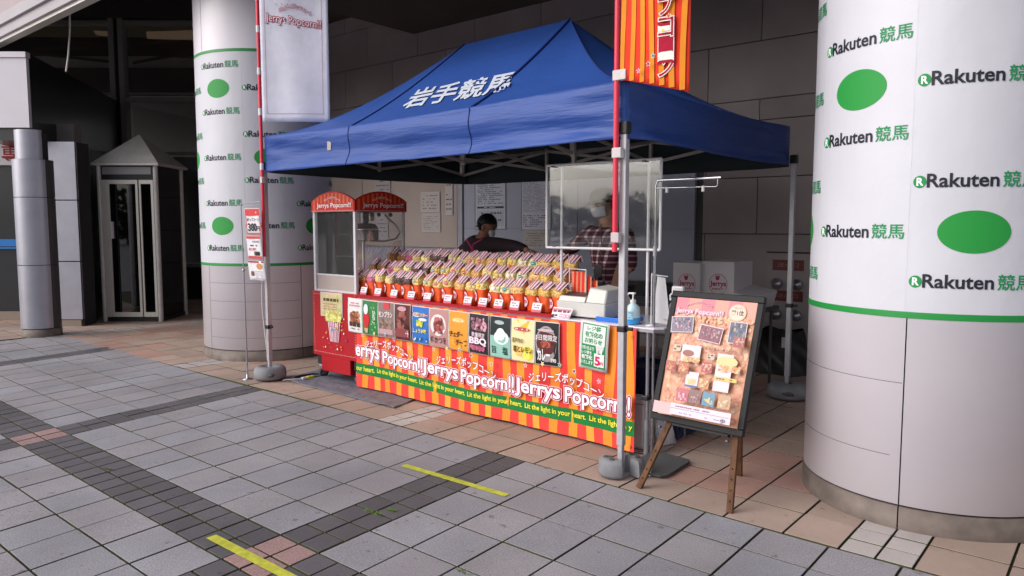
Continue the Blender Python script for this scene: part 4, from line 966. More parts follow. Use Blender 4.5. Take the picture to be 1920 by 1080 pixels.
P = Print(flat((-5.805, cy0-.0065, .605), (1, 0, 0), (0, 0, 1)), 'glossy_print', .0005); P.rect(.006, .006, .324, .219, '#d4c898'); P.blobs(.01, .01, .32, .215, ['#ddd2a4', '#c8c080', '#dcc0a0', '#c0c488'], 80, .012, .03, 2); P.marks(.05, .135, .28, .18, 1, '#5a4a28', 3, .6, .95); P.marks(.05, .06, .28, .13, 3, '#b88a70', 4, .4, .8); P.build('printing', t2)
# ---- glass popcorn machine
t = thing('popcorn_machine', 'glass popcorn machine with two arched red signs, standing on the red cart', 'popcorn machine', (-5.6, 4.42, .835))
mx0, mx1, my0, my1 = -5.895, -5.295, 4.135, 4.70
for x, y, m_ in ((mx0, my0, 0), (mx1, my0, 0), (mx0, my1, 0), (mx1, my1, 0)):
    MB().box((x, y, 1.205), (.030 if y == my0 else .02, .030 if y == my0 else .02, .74), 'white_metal', None, .003).build('post', None, t)
b = MB(); b.span((mx0-.01, my0-.01, .836), (mx1+.01, my1+.01, .855), 'white_metal'); b.build('base', None, t)
MB().span((mx0+.016, my0, .856), (mx1-.016, my0+.012, .985), 'board').build('drawer_front', None, t)
for a, c in (((mx0, my0), (mx1, my0)), ((mx1, my0), (mx1, my1)), ((mx0, my0), (mx0, my1)), ((mx0, my1), (mx1, my1))): MB().bar((*a, .992), (*c, .992), .014, .014, 'white_metal').build('rail', None, t)
MB().span((mx0+.02, my0+.02, .90), (mx1-.02, my1-.02, .905), 'board').build('tray', None, t)
MB().span((mx0+.018, my0+.002, 1.0), (mx1-.018, my0+.005, 1.565), 'glass_case').build('pane', None, t)
MB().span((mx1-.005, my0+.018, 1.0), (mx1-.002, my1-.012, 1.565), 'glass_case').build('pane', None, t)
MB().span((mx0+.002, my0+.018, 1.0), (mx0+.005, my1-.012, 1.565), 'glass_case').build('pane', None, t)
MB().span((mx0-.008, my0-.008, 1.57), (mx1+.008, my1+.008, 1.60), 'dark_frame').build('top', None, t)
def arch(Wd, h0, h1, n=20): return [(0, 0), (Wd, 0)]+[(Wd-Wd*i/n, h0+(h1-h0)*math.sin(math.pi*i/n)**.8) for i in range(n+1)]
def signboard(o, ux, Wd, lab):
    ux = Vector(ux); n = ux.cross(Vector((0, 0, 1))); o = Vector(o); pts = arch(Wd, .095, .185)
    b = MB(); b.slab([o+ux*u+Vector((0, 0, v)) for u, v in pts], .018, 'cart_red'); sb = b.build('sign_board', None, t); tag(sb, lab)
    P = Print(flat(o+n*.0006, ux, (0, 0, 1)), 'glossy_print', .0006); s = Wd/.6
    ins = [(Wd*.5+(u-Wd*.5)*.955, .008+v*.925) for u, v in pts]; P.poly(ins, '#c8281e')
    hh = P.nxt()
    for k in range(11):
        u = .03*s+.052*s*k; tz = (.095+.09*math.sin(math.pi*min(1, max(0, (u+.012)/Wd)))**.8)*.92
        P.rect(u, .012, u+.024*s, tz, '#e2622a', h=hh)
    P.rect(.06*s, .016, Wd-.03*s, .075, '#c8281e', h=P.nxt())
    P.text('Jerrys Popcorn!!', .085*s, .026, Wd-.045*s, .080, '', layers=[(.10, '#c8283a'), (.08, '#a81838'), (.02, '#f4e4e4')]); P.text('ジェリーズポップコーン', .19*s, .088, .41*s, .110, '', layers=[(.10, '#f0d8d8'), (.02, '#d05060')], warp=lambda a, b2: (a, b2+.03*math.sin((a-.19*s)/(.22*s)*math.pi)))
    P.frame(.004, .003, Wd-.004, .011, .003, '#d8a0a0'); P.build('printing', sb)
signboard((mx0-.02, my0-.022, 1.57), (1, 0, 0), mx1-mx0+.04, 'front arched red sign'); signboard((mx1+.022, my0-.02, 1.57), (0, 1, 0), my1-my0+.04, 'side arched red sign')
kc = Vector((-5.53, 4.44, 0))
q = MB(); q.lathe([(0, 1.30), (.115, 1.30), (.12, 1.315), (.12, 1.405), (.125, 1.41), (0, 1.412)], kc, 32, 'kettle'); k_ = q.build('kettle', None, t)
q = MB(); q.lathe([(.125, 1.415), (.09, 1.46), (.03, 1.47), (.0, 1.475)], kc, 24, 'kettle'); q.build('lid', None, k_)
q = MB(); q.tube([kc+Vector((0, 0, 1.47)), kc+Vector((0, 0, 1.57))], .03, 14, 'black_plastic'); q.box(kc+Vector((.03, .03, 1.53)), (.06, .06, .08), 'kettle', None, .01); q.build('motor', None, t)
q = MB(); q.bar(kc+Vector((-.22, 0, 1.42)), kc+Vector((.12, 0, 1.42)), .02, .008, 'dark_frame'); q.tube([kc+Vector((-.15, 0, 1.42)), kc+Vector((-.15, 0, 1.57))], .006, 6, 'steel'); q.tube([kc+Vector((-.10, 0, 1.42)), kc+Vector((-.10, 0, 1.57))], .006, 6, 'steel'); q.build('hanger', None, t)
q = MB(); q.tube([(-5.33, 4.50, 1.55), (-5.33, 4.56, 1.50), (-5.30, 4.62, 1.44), (-5.30, 4.66, 1.38), (-5.32, 4.62, 1.32), (-5.36, 4.52, 1.30), (-5.42, 4.46, 1.30)], .008, 8, 'steel'); q.build('cable', None, t)
for p in ((-5.34, 4.30, 1.545), (-5.34, 4.44, 1.545), (-5.34, 4.58, 1.545)): MB().sphere(p, .02, 'black_plastic', 10).build('knob', None, t)
q = MB(); rg2 = random.Random(9)
for k in range(120):
    x, y = rg2.uniform(-5.86, -5.5), rg2.uniform(4.3, 4.66); q.sphere((x, y, .915+rg2.random()*.08*max(0, (y-4.3)/.36)), rg2.uniform(.010, .015), 'popcorn', 6, hexc(rg2.choice(['#d8c878', '#e4d898', '#c8b060'])))
tag(q.build('loose_popcorn'), 'loose heap of popcorn left in the machine tray', 'popcorn', None, 'stuff')
# ---- display steps and the popcorn bags
t = thing('display_steps', 'three red steps that carry the rows of popcorn bags', 'display stand', (-4.2, 4.3, .82))
for o0, o1, z0, z1, x0, x1 in ((.035, .215, .818, .832, -5.46, -3.06), (.218, .385, .818, .915, -5.46, -3.06), (.388, .60, .818, 1.005, -5.46, -3.15)):
    b = MB(); b.slab([tp(x0, o0, z1), tp(x1, o0, z1), tp(x1, o1, z1), tp(x0, o1, z1)], z1-z0, 'cart_red'); b.build('step', None, t)
b = MB(); b.slab([tp(-5.46, .02, .836), tp(-3.05, .02, .836), tp(-3.05, .034, .836), tp(-5.46, .034, .836)], .03, 'cart_red'); b.build('front_lip', None, t)
FL = [('caramel', '#b07a40', None), ('caramel', '#c08a4a', None), ('pink', '#d86a94', None), ('pale yellow', '#ecd084', None), ('pale yellow', '#f0dc98', None), ('dark chocolate', '#5c3a34', None), ('dark chocolate', '#4e302c', None),
      ('yellow', '#ecd080', '#9aa6ac'), ('yellow', '#f0d888', '#8ea2ac'), ('yellow', '#f0d484', '#cc3a4c'), ('yellow', '#ecc878', '#cc3a4c'), ('orange', '#ecb870', None), ('yellow', '#f0d484', '#e4c020'), ('yellow', '#f0d888', '#e4c020'), ('cream', '#f2e4b0', '#e6e2e6'), ('cream', '#f2e4b0', '#1f8f8c'), ('orange', '#ecbc74', None), ('golden', '#ecc470', None), ('golden', '#e4b862', None)]
BAGS = {}
def bag_proto(col, lab_col):
    key = (col, lab_col)
    if key in BAGS: return BAGS[key]
    r = bpy.data.objects.new('popcorn_bag', None); r.empty_display_size = .05
    w_, dp, hh = .100, .075, .215
    def sec(z):          # rounded cross-section
        f = 1 if z < .15 else 1-.45*(z-.15)/.05; f2 = (.90+.06*math.sin(z/.10*math.pi)) if z < .10 else .90+.16*math.sin((z-.10)/.085*math.pi)*1.0
        return w_/2*f2*(1 if z < .155 else 1-.10*(z-.155)/.04), dp/2*f2*f
    zsq = [0, .004, .03, .06, .09, .119]; n = 20
    def ring(z, jit=0, rr=None):
        a, b2 = sec(z); o = []
        for i in range(n):
            t_ = 2*math.pi*i/n; c, s = math.cos(t_), math.sin(t_); x = math.copysign(abs(c)**.6, c)*a; y = math.copysign(abs(s)**.6, s)*b2
            if rr: k = 1+rr.uniform(-jit, jit); x *= k; y *= k
            o.append((x, y, z))
        return o
    rr = random.Random(sum(map(ord, col+(lab_col or ''))))
    b = MB(); vs = []; 
    for z in zsq: vs += ring(z, .02, rr)
    fs = [(j*n+i, j*n+(i+1) % n, (j+1)*n+(i+1) % n, (j+1)*n+i) for j in range(len(zsq)-1) for i in range(n)]+[tuple(range(n))[::-1]]
    b.add(vs, fs, 'bag_body', hexc('#ea5a26'), True); bd = b.build('lower_bag', None, None); bd.parent = r
    # popcorn showing through the clear upper half: a lumpy heap of kernels
    b = MB(); zz = [.118, .126, .136, .148, .160, .172, .182]; vs = []
    for z in zz: vs += ring(z, .07, rr)
    b.add(vs, [(j*n+i, j*n+(i+1) % n, (j+1)*n+(i+1) % n, (j+1)*n+i) for j in range(len(zz)-1) for i in range(n)]+[tuple(range((len(zz)-1)*n, len(zz)*n))], 'popcorn', hexc(col), True)
    base = hexc(col)
    for k in range(46):
        t_ = rr.uniform(math.pi*.95, math.pi*2.15); z = rr.uniform(.118, .174); a, b2 = sec(z); c, s = math.cos(t_), math.sin(t_)
        v = rr.uniform(.72, 1.3); b.sphere((math.copysign(abs(c)**.6, c)*a*.97, math.copysign(abs(s)**.6, s)*b2*.97, z), rr.uniform(.006, .010), 'popcorn', 5, tuple(min(1, q*v) for q in base[:3])+(1,))
    o = b.build('popcorn_fill', None, None); o.parent = r
    # folded striped top, slanting back to the right
    b = MB(); m_ = 9
    for k in range(m_):
        c = hexc('#9c3a58' if k % 2 else '#e8d6dc'); u0, u1 = k/m_, (k+1)/m_
        def q(u, v):
            x = -.047+.094*u+.024*v; y = -.036+.055*v+.012*math.sin(u*6+1); z = .168+.062*v*(1-.25*abs(u-.5))+.007*math.sin(u*13)*v+.010*(u-.5)*0; return (x, y, z)
        b.add([q(u0, 0), q(u1, 0), q(u1, .5), q(u0, .5), q(u1, 1), q(u0, 1)], [(0, 1, 2, 3), (3, 2, 4, 5)], 'stripe_cloth', c)
        def q2(u, v): x, y, z = q(u, 1); return (x+.004*v, y+.022*v, z-.05*v)
        b.add([q2(u0, 0), q2(u1, 0), q2(u1, 1), q2(u0, 1)], [(0, 1, 2, 3)], 'stripe_cloth', c)
    o = b.build('folded_top', None, None); o.parent = r
    # sticker on the front, lettered
    fr = -dp/2*.99
    P = Print(lambda u, v, h: Vector((-.052+u, fr-.002-h-(.006*math.sin(math.pi*min(1, max(0, u/.104)))), v)), 'glossy_print', .0006)
    P.poly([(.002, .030), (.020, .036), (.034, .055), (.036, .078), (.020, .100), (.002, .108)], '#e6c6cc'); P.text('ns', .003, .060, .026, .082, '#b02044', .03)
    if lab_col: P.ell(.052, .150, .021, .014, lab_col, 18); P.marks(.036, .144, .068, .156, 1, '#f0f0f0', 3, .4)
    o = P.build('sticker', None); o.parent = r
    BAGS[key] = r; return r
rowsb = [(19, -5.415, -3.175, .125, .833, 'front'), (19, -5.36, -3.18, .300, .916, 'middle'), (19, -5.30, -3.22, .485, 1.006, 'back')]
used = set(); rgb = random.Random(21)
ordn = ['first', 'second', 'third', 'fourth', 'fifth', 'sixth', 'seventh', 'eighth', 'ninth', 'tenth', 'eleventh', 'twelfth', 'thirteenth', 'fourteenth', 'fifteenth', 'sixteenth', 'seventeenth', 'eighteenth', 'last']
stk = {'#9aa6ac': ' with a silver sticker', '#8ea2ac': ' with a silver sticker', '#cc3a4c': ' with a red sticker', '#e4c020': ' with a yellow sticker', '#e6e2e6': ' with a white sticker', '#1f8f8c': ' with a teal sticker', None: ''}
for n_, x0, x1, of, z, rn in rowsb:
    for i in range(n_):
        nm, col, lc = FL[i]; p = bag_proto(col, lc)
        if (col, lc) not in used:
            o = p; used.add((col, lc)); COL.objects.link(o)
        else: o = copy_tree(p)
        x = x0+(x1-x0)*i/(n_-1)+rgb.uniform(-.006, .006); o.location = (x, ty(x, of+rgb.uniform(-.008, .008)), z)
        o.rotation_euler = (rgb.uniform(-.04, .04), rgb.uniform(-.05, .05), rgb.uniform(-.16, .16)-.034); o.scale = (rgb.uniform(.92, 1.03), rgb.uniform(.92, 1.05), rgb.uniform(.95, 1.07))
        tag(o, '%s popcorn bag%s, %s from the left in the %s row' % (nm, stk[lc], ordn[i], rn), 'popcorn bag', 'striped topped popcorn bags on the steps')
x = -3.10
for k, (x, of, z, rn) in enumerate(((-3.085, .15, .833, 'at the right end of the front row, pushed behind it'), (-3.10, .33, .833, 'standing low beside the middle row end'), (-3.09, .43, .833, 'standing low beside the back row end'))):
    o = copy_tree(bag_proto('#e4b862', None)); o.location = (x, ty(x, of), z); tag(o, 'golden popcorn bag '+rn, 'popcorn bag', 'striped topped popcorn bags on the steps')
    o.rotation_euler = (0, 0, .2*k)
for i, px in enumerate((682, 708, 738, 770, 800, 838, 875, 903, 932, 962, 1003)):      # price cards
    p = on_plane(px-8, 552+(px-682)*.093, ORI+TN*-.03, tuple(-TN)); x = p.x; a = .5
    t = thing('price_card', 'small white and pink price card, %s from the left before the front bags' % (ordn[i] if i < 10 else 'eleventh and last'), 'price card', (x, ty(x, .03), .837), 'price cards along the front row')
    o = tp(x, .035, .838); vx = Vector((.0, .35, 1)).normalized()
    b = MB(); b.slab([o, o+TX*.085, o+TX*.085+vx*.068, o+vx*.068], .003, 'white_paint'); c_ = b.build('card', None, t)
    P = Print(flat(o+TN*.001, TX, vx), 'glossy_print', .0005); P.rect(.001, .001, .084, .018, '#d04a68'); P.rect(.001, .019, .084, .067, '#e4dce2'); P.marks(.012, .024, .074, .060, 2, '#8a5a6c', i, .5); P.build('printing', t)

# ================================================================== THINGS ON THE COUNTER
def R3(a): return Matrix.Rotation(a, 3, 'Z')
zc = .816
t = thing('cash_register', 'white cash register with a raised display hood on the counter', 'cash register', (-2.85, 4.33, zc))
rot = R3(-.03); oc = Vector((-2.855, ty(-2.855, .27), 0))
def L(x, y, z): return rot@Vector((x, y, 0))+oc+Vector((0, 0, z))
b = MB(); b.add([L(-.20, -.17, zc+.012), L(.20, -.17, zc+.012), L(.20, .19, zc+.012), L(-.20, .19, zc+.012), L(-.205, -.175, zc+.11), L(.205, -.175, zc+.11), L(.205, .19, zc+.12), L(-.205, .19, zc+.12)], [(3, 2, 1, 0), (4, 5, 6, 7), (0, 1, 5, 4), (1, 2, 6, 5), (2, 3, 7, 6), (3, 0, 4, 7)], 'cream_plastic'); o_ = b.build('drawer_case', None, t); o_.modifiers.new('b', 'BEVEL').width = .006
b = MB(); b.add([L(-.19, -.165, zc+.112), L(.03, -.165, zc+.112), L(.03, .15, zc+.122), L(-.19, .15, zc+.122), L(-.19, -.15, zc+.145), L(.03, -.15, zc+.145), L(.03, .13, zc+.19), L(-.19, .13, zc+.19)], [(4, 5, 6, 7), (0, 1, 5, 4), (1, 2, 6, 5), (2, 3, 7, 6), (3, 0, 4, 7)], 'cream_plastic'); b.build('top_case', None, t)
b = MB(); b.add([L(-.175, -.14, zc+.150), L(.02, -.14, zc+.150), L(.02, .12, zc+.192), L(-.175, .12, zc+.192)], [(0, 1, 2, 3)], 'dark_frame'); b.build('keyboard', None, t)
b = MB(); b.add([L(.035, -.16, zc+.113), L(.195, -.16, zc+.113), L(.195, .16, zc+.12), L(.035, .16, zc+.12), L(.04, -.12, zc+.21), L(.185, -.12, zc+.20), L(.185, .10, zc+.20), L(.04, .10, zc+.22)], [(4, 5, 6, 7), (0, 1, 5, 4), (1, 2, 6, 5), (2, 3, 7, 6), (3, 0, 4, 7)], 'cream_plastic'); o_ = b.build('printer_hood', None, t); o_.modifiers.new('b', 'BEVEL').width = .008
b = MB(); b.box(L(-.10, .14, zc+.21), (.16, .03, .06), 'black_plastic', None, .006); b.build('display', None, t)
for x in (-.17, .17): MB().box(L(x, -.14, zc+.006), (.03, .03, .012), 'dark').build('foot', None, t)
t = thing('card_sign', 'small pink and white folded sign before the cash register', 'table sign', (-2.98, 4.07, zc))
o = tp(-3.07, .04, zc); vx = Vector((.0, .5, 1)).normalized(); b = MB(); b.slab([o, o+TX*.16, o+TX*.17+vx*.075, o+vx*.075], .003, 'white_paint'); b.build('card', None, t)
P = Print(flat(o+TN*.0015, TX, vx), 'glossy_print', .0005); P.rect(.001, .001, .158, .074, '#e4dde4'); P.rect(.07, .004, .156, .028, '#d88aa4'); P.rect(.001, .05, .156, .068, '#c48a9c'); P.marks(.01, .03, .15, .066, 1, '#7a3048', 3, .5); P.marks(.01, .006, .066, .026, 1, '#4a3040', 5, .7); P.marks(.075, .008, .15, .024, 1, '#f0e4ea', 6, .5); P.build('printing', t)
t = thing('cash_tray', 'bright blue shallow money tray on the counter', 'tray', (-2.58, ty(-2.58, .17), zc))
b = MB(); c0 = Vector((-2.585, ty(-2.58, .17), zc)); b.span(c0+Vector((-.12, -.08, .002)), c0+Vector((.12, .08, .006)), 'tray_blue')
for dx, dy, sx, sy in ((-.125, 0, .012, .17), (.125, 0, .012, .17), (0, -.085, .26, .012), (0, .085, .26, .012)): b.box(c0+Vector((dx, dy, .015)), (sx, sy, .03), 'tray_blue', None, .003)
b.build('tray', None, t)
t = thing('pump_bottle', 'clear pump bottle of blue hand sanitiser on the counter', 'bottle', (-2.43, ty(-2.43, .10), zc)); c0 = Vector((-2.44, ty(-2.44, .10), zc))
q = MB(); q.lathe([(0, .001), (.042, .002), (.046, .01), (.046, .045)], c0, 24, 'gel_blue'); q.lathe([(.046, .045), (.046, .095), (.040, .115), (.018, .135), (.016, .142)], c0, 24, 'bottle_clear'); bt = q.build('bottle', None, t)
P = Print(lambda u, v, h: c0+Vector((math.sin(u/.047-.6)*(.0465+h), -math.cos(u/.047-.6)*(.0465+h), v)), 'glossy_print', .0004); P.rect(.0, .035, .055, .09, '#9cc4d8', 6, 1); P.marks(.006, .04, .05, .085, 3, '#2a6a98', 2, .4); P.build('label', bt)
q = MB(); q.tube([c0+Vector((0, 0, .138)), c0+Vector((0, 0, .158))], .019, 16, 'white_plastic'); q.tube([c0+Vector((0, 0, .156)), c0+Vector((0, 0, .195))], .006, 8, 'white_plastic'); q.box(c0+Vector((.0, 0, .199)), (.03, .022, .012), 'white_plastic', None, .003); q.tube([c0+Vector((-.005, 0, .199)), c0+Vector((-.032, 0, .198)), c0+Vector((-.042, 0, .185))], .0055, 8, 'white_plastic'); q.build('pump', None, t)
# mini banner
t = thing('mini_banner', 'small white tabletop flag on a plastic stand at the counter corner', 'table banner', (-2.30, ty(-2.3, .13), zc)); c0 = Vector((-2.305, ty(-2.3, .10), zc))
q = MB(); q.lathe([(0, .001), (.035, .001), (.035, .008), (.01, .012), (0, .012)], c0, 20, 'white_plastic'); q.build('foot', None, t)
q = MB(); q.tube([c0, c0+Vector((.0, 0, .335))], .004, 8, 'white_plastic'); q.tube([c0+Vector((0, 0, .325)), c0+Vector((.095, .03, .315))], .004, 6, 'white_plastic'); q.build('stand', None, t)
Sx = lambda u, v, h: c0+Vector((.012+u*.9, u*.35-h, .025+v))+Vector((0, .006*math.sin(u*40), 0))
q = MB(); q.add([Sx(.0, 0, 0), Sx(.115, -.01, 0), Sx(.075, .28, 0), Sx(.022, .29, 0)], [(0, 1, 2, 3)], 'white_paint'); fl = q.build('flag', None, t); fl.modifiers.new('t', 'SOLIDIFY').thickness = .001
P = Print(Sx, 'cloth_print', .0008); P.marks(.035, .17, .07, .25, 3, '#b08a90', 4, .4); P.rect(.052, .19, .068, .225, '#3a3a3c'); P.frame(.054, .192, .066, .223, .002, '#e0e0e0'); P.ell(.06, .02, .04, .008, '#c8a0b0'); P.build('printing', fl)
# spray bottle
t = thing('spray_bottle', 'white trigger spray bottle half behind the easel board', 'spray bottle', (-2.22, ty(-2.2, .36), zc)); c0 = Vector((-2.235, ty(-2.2, .30), zc))
q = MB(); q.lathe([(0, .001), (.04, .002), (.042, .01), (.042, .12), (.03, .15), (.014, .175), (.014, .19)], c0, 20, 'white_plastic'); q.build('bottle', None, t)
q = MB(); q.box(c0+Vector((.012, 0, .222)), (.085, .03, .045), 'white_plastic', None, .01); q.tube([c0+Vector((-.02, 0, .205)), c0+Vector((-.045, 0, .18)), c0+Vector((-.04, 0, .15))], .007, 6, 'white_plastic'); q.tube([c0+Vector((0, 0, .185)), c0+Vector((0, 0, .21))], .018, 12, 'white_plastic'); q.build('trigger', None, t)
# clear partition
Yp = 4.20
t = thing('clear_partition', 'clear plastic screen in a white pipe frame above the counter', 'screen', (-2.75, Yp, zc))
xl, xr, zb, zt = -3.205, -2.302, 1.292, 1.866
MB().span((xl, Yp-.002, zb), (xr, Yp+.002, zt), 'acrylic').build('sheet', None, t)
for a, c in (((xl, zb), (xr, zb)), ((xl, zt), (xr, zt)), ((xl, zb), (xl, zt)), ((xr, zb), (xr, zt))): MB().tube([(a[0], Yp-.01, a[1]), (c[0], Yp-.01, c[1])], .009, 10, 'white_plastic').build('frame_pipe', None, t)
for x in (xl+.115, xr-.10): MB().tube([(x, Yp+.014, zc), (x, Yp+.014, zt+.005)], .010, 10, 'white_plastic').build('post', None, t)
for x in (xl+.115, xr-.10): MB().lathe([(0, 0), (.05, .0), (.05, .008), (.014, .014), (.012, .03)], (x, Yp+.014, zc), 18, 'white_plastic').build('foot', None, t)
for x, z in ((xl+.06, zt-.01), (xr-.12, zt-.01), (xl+.07, zb+.01)): MB().box((x, Yp-.018, z), (.03, .008, .008), 'dark_frame', None, .002).build('clip', None, t)
# wire rack with hanging bags
t = thing('wire_rack', 'small white wire rack with empty striped bags hanging at the bag row end', 'wire rack', (-3.02, 4.27, zc))
Yr = ty(-3.0, .22); q = MB(); q.tube([(-3.04, Yr, zc), (-3.04, Yr, 1.145), (-2.90, Yr, 1.14)], .004, 8, 'white_plastic'); q.tube([(-2.90, Yr, 1.14), (-2.90, Yr, .98)], .003, 6, 'white_plastic'); q.build('wire_frame', None, t)
for k in range(3):
    q = MB(); x0 = -3.03+.035*k; y_ = Yr+.012+.02*k; z1_ = 1.125-.03*k
    for j in range(7):
        u0 = x0+.017*j; q.add([(u0, y_, z1_-.22), (u0+.017, y_, z1_-.22), (u0+.017+.004*(j % 2), y_-.006*(j % 2), z1_), (u0, y_, z1_)], [(0, 1, 2, 3)], 'stripe_cloth', hexc('#d8321e' if j % 2 else '#e88a6a'))
    o_ = q.build('empty_bag', None, t); o_.modifiers.new('t', 'SOLIDIFY').thickness = .002
# hanger stand
t = thing('hanger_stand', 'thin chrome stand with a T arm and two clips right of the counter', 'stand', (-2.295, 4.02, 0)); xh, yh = -2.262, 4.055
q = MB(); q.tube([(xh, yh, .0), (xh, yh, 1.30)], .0085, 10, 'chrome'); q.build('lower_pole', None, t)
MB().tube([(xh, yh, 1.28), (xh, yh, 1.69), (xh+.01, yh, 1.715), (xh+.03, yh, 1.722)], .006, 10, 'chrome').build('upper_pole', None, t)
MB().tube([(xh, yh, 1.26), (xh, yh, 1.32)], .013, 10, 'steel').build('collar', None, t)
MB().tube([(xh+.01, yh, 1.722), (xh+.42, yh, 1.722)], .0085, 10, 'chrome').build('arm', None, t)
MB().tube([(xh+.005, yh, 1.675), (xh+.39, yh, 1.672), (xh+.40, yh, 1.68), (xh+.40, yh, 1.715)], .0035, 8, 'chrome').build('wire', None, t)
for x in (xh+.075, xh+.31): MB().box((x, yh, 1.662), (.016, .016, .036), 'cream_plastic', None, .004).build('clip', None, t)
MB().box((xh, yh, .006), (.34, .012, .012), 'chrome', None, .003).build('foot', None, t); MB().box((xh+.02, yh+.1, .006), (.012, .3, .012), 'chrome', None, .003).build('foot', None, t)
# left price stand
t = thing('price_stand', 'thin metal stand with three red and white price cards by the left column', 'price stand', (-6.31, 3.652, 0))
MB().tube([(-6.335, 3.652, 0), (-6.345, 3.652, 1.04)], .008, 10, 'steel').build('lower_pole', None, t); MB().tube([(-6.345, 3.652, 1.02), (-6.36, 3.652, 1.645)], .0055, 10, 'steel').build('upper_pole', None, t)
MB().tube([(-6.36, 3.652, 1.645), (-6.02, 3.652, 1.66)], .0045, 8, 'steel').build('arm', None, t); MB().tube([(-6.36, 3.652, 1.618), (-6.02, 3.652, 1.633)], .003, 8, 'steel').build('wire', None, t)
MB().lathe([(0, .0), (.05, 0), (.045, .008), (.012, .014), (.009, .06)], (-6.335, 3.652, 0), 20, 'steel').build('foot', None, t); MB().sphere((-6.345, 3.652, 1.03), .015, 'steel', 10).build('knob', None, t)
def card(lab, px0, py0, px1, py1, draw):
    a = on_y(px0, py0, 3.645); c = on_y(px1, py1, 3.645); W_ = c.x-a.x; H_ = a.z-c.z
    t = thing('hanging_card', lab, 'price card', ((a.x+c.x)/2, 3.645, c.z), 'cards on the thin metal stand')
    Sf = lambda u, v, h: Vector((a.x+u+.035*(1-v/H_), 3.645-h+.006*math.sin(u*20), c.z+v))
    b = MB(); b.grid(lambda u, v: Sf(u*W_, v*H_, 0), 4, 6, 'glossy_print', hexc('#dcd8de')); p = b.build('paper', None, t); p.modifiers.new('t', 'SOLIDIFY').thickness = .001
    P = Print(Sf, 'glossy_print', .0006); draw(P, W_, H_); P.build('printing', p)
def d1(P, W_, H_):
    P.frame(.004, .004, W_-.004, H_-.004, .010, '#c83a3a'); P.rect(.01, H_*.72, W_-.01, H_-.01, '#c83a3a'); P.marks(.05, H_*.78, W_-.05, H_*.9, 1, '#f0dada', 3, .4); P.text('ポップコーン', .02, H_*.50, W_-.02, H_*.64, '#383438', .02); P.text('380', .03, H_*.14, W_*.70, H_*.42, '#2c2a2e', .04); P.text('円', W_*.74, H_*.14, W_*.92, H_*.32, '#2c2a2e', .02)
def d2(P, W_, H_):
    P.rect(.004, H_*.88, W_-.004, H_-.003, '#c83a3a'); P.rect(.004, .003, W_-.004, H_*.12, '#c83a3a'); P.marks(W_*.35, H_*.68, W_*.9, H_*.82, 1, '#9a94a0', 3, .6); P.marks(W_*.2, H_*.54, W_*.8, H_*.62, 1, '#3c383c', 5, .7); P.text('お土産に', W_*.1, H_*.36, W_*.62, H_*.48, '#b8303c', .03); P.text('1000', W_*.45, H_*.15, W_*.85, H_*.32, '#201e22', .05)
def d3(P, W_, H_):
    P.rect(.003, H_*.9, W_-.003, H_-.002, '#a83a50'); P.ell(W_*.7, H_*.72, W_*.2, H_*.16, '#c08850'); P.rect(W_*.12, H_*.22, W_*.3, H_*.45, '#6a4a3c'); P.marks(W_*.35, H_*.08, W_*.92, H_*.5, 5, '#a49ca4', 6, .4)
card('top card on the thin stand, reading 380', 458, 391, 488, 440, d1); card('middle card on the thin stand, with red bars', 461, 442, 490, 486, d2); card('lowest card on the thin stand, with a small popcorn picture', 464, 488, 496, 527, d3)

# ================================================================== EASEL
az, th = -.05, R(17)
EN = Vector((math.sin(az)*math.cos(th), -math.cos(az)*math.cos(th), math.sin(th))); E0 = Vector((-2.02, 3.50, .0))
cr = [on_plane(*q, E0+EN*.03, EN) for q in ((1216, 783), (1393, 820), (1437, 558), (1268, 545))]      # BL BR TR TL
ex = ((cr[1]-cr[0])+(cr[2]-cr[3])).normalized(); ey = EN.cross(ex).normalized(); Wb = ((cr[1]-cr[0]).length+(cr[2]-cr[3]).length)/2; Hb = ((cr[3]-cr[0]).length+(cr[2]-cr[1]).length)/2
cen = sum(cr, Vector())/4; eo = cen-ex*Wb/2-ey*Hb/2
Ef = flat(eo, ex, ey)
t = thing('poster_board', 'black framed popcorn poster board leaning tilted on a wooden easel', 'poster board', tuple(eo))
fw = .035
for u0, v0, u1, v1 in ((0, 0, Wb, fw), (0, Hb-fw, Wb, Hb), (0, fw+.0005, fw, Hb-fw-.0005), (Wb-fw, fw+.0005, Wb, Hb-fw-.0005)):
    b = MB(); b.slab([Ef(u0, v0, .012), Ef(u1, v0, .012), Ef(u1, v1, .012), Ef(u0, v1, .012)], .03, 'easel_frame'); o_ = b.build('frame', None, t); o_.modifiers.new('b', 'BEVEL').width = .003
b = MB(); b.slab([Ef(fw*.8, fw*.8, .0), Ef(Wb-fw*.8, fw*.8, .0), Ef(Wb-fw*.8, Hb-fw*.8, .0), Ef(fw*.8, Hb-fw*.8, .0)], .01, 'white_paint'); pnl = b.build('backing', None, t)
pw_, ph2 = Wb-2*fw, Hb-2*fw
P = Print(lambda u, v, h: Ef(fw+u, fw+v, h+.001), 'glossy_print', .0005)
P.rect(0, 0, pw_, ph2, '#dba070'); P.blobs(0, 0, pw_, ph2*.84, ['#e6b284', '#dfa274', '#ecc494', '#d8946c', '#f0d0a4', '#e2a884', '#e8b880', '#d48a6c'], 1100, .009, .018, 5)
for i in range(6): P.rect(pw_*i/6, ph2*.84, pw_*(i+1)/6, ph2, '#dc8088' if i % 2 == 0 else '#e6a488')
P.blobs(0, ph2*.79, pw_, ph2*.87, ['#e8b078', '#d88a60', '#ecc890'], 120, .006, .014, 6)
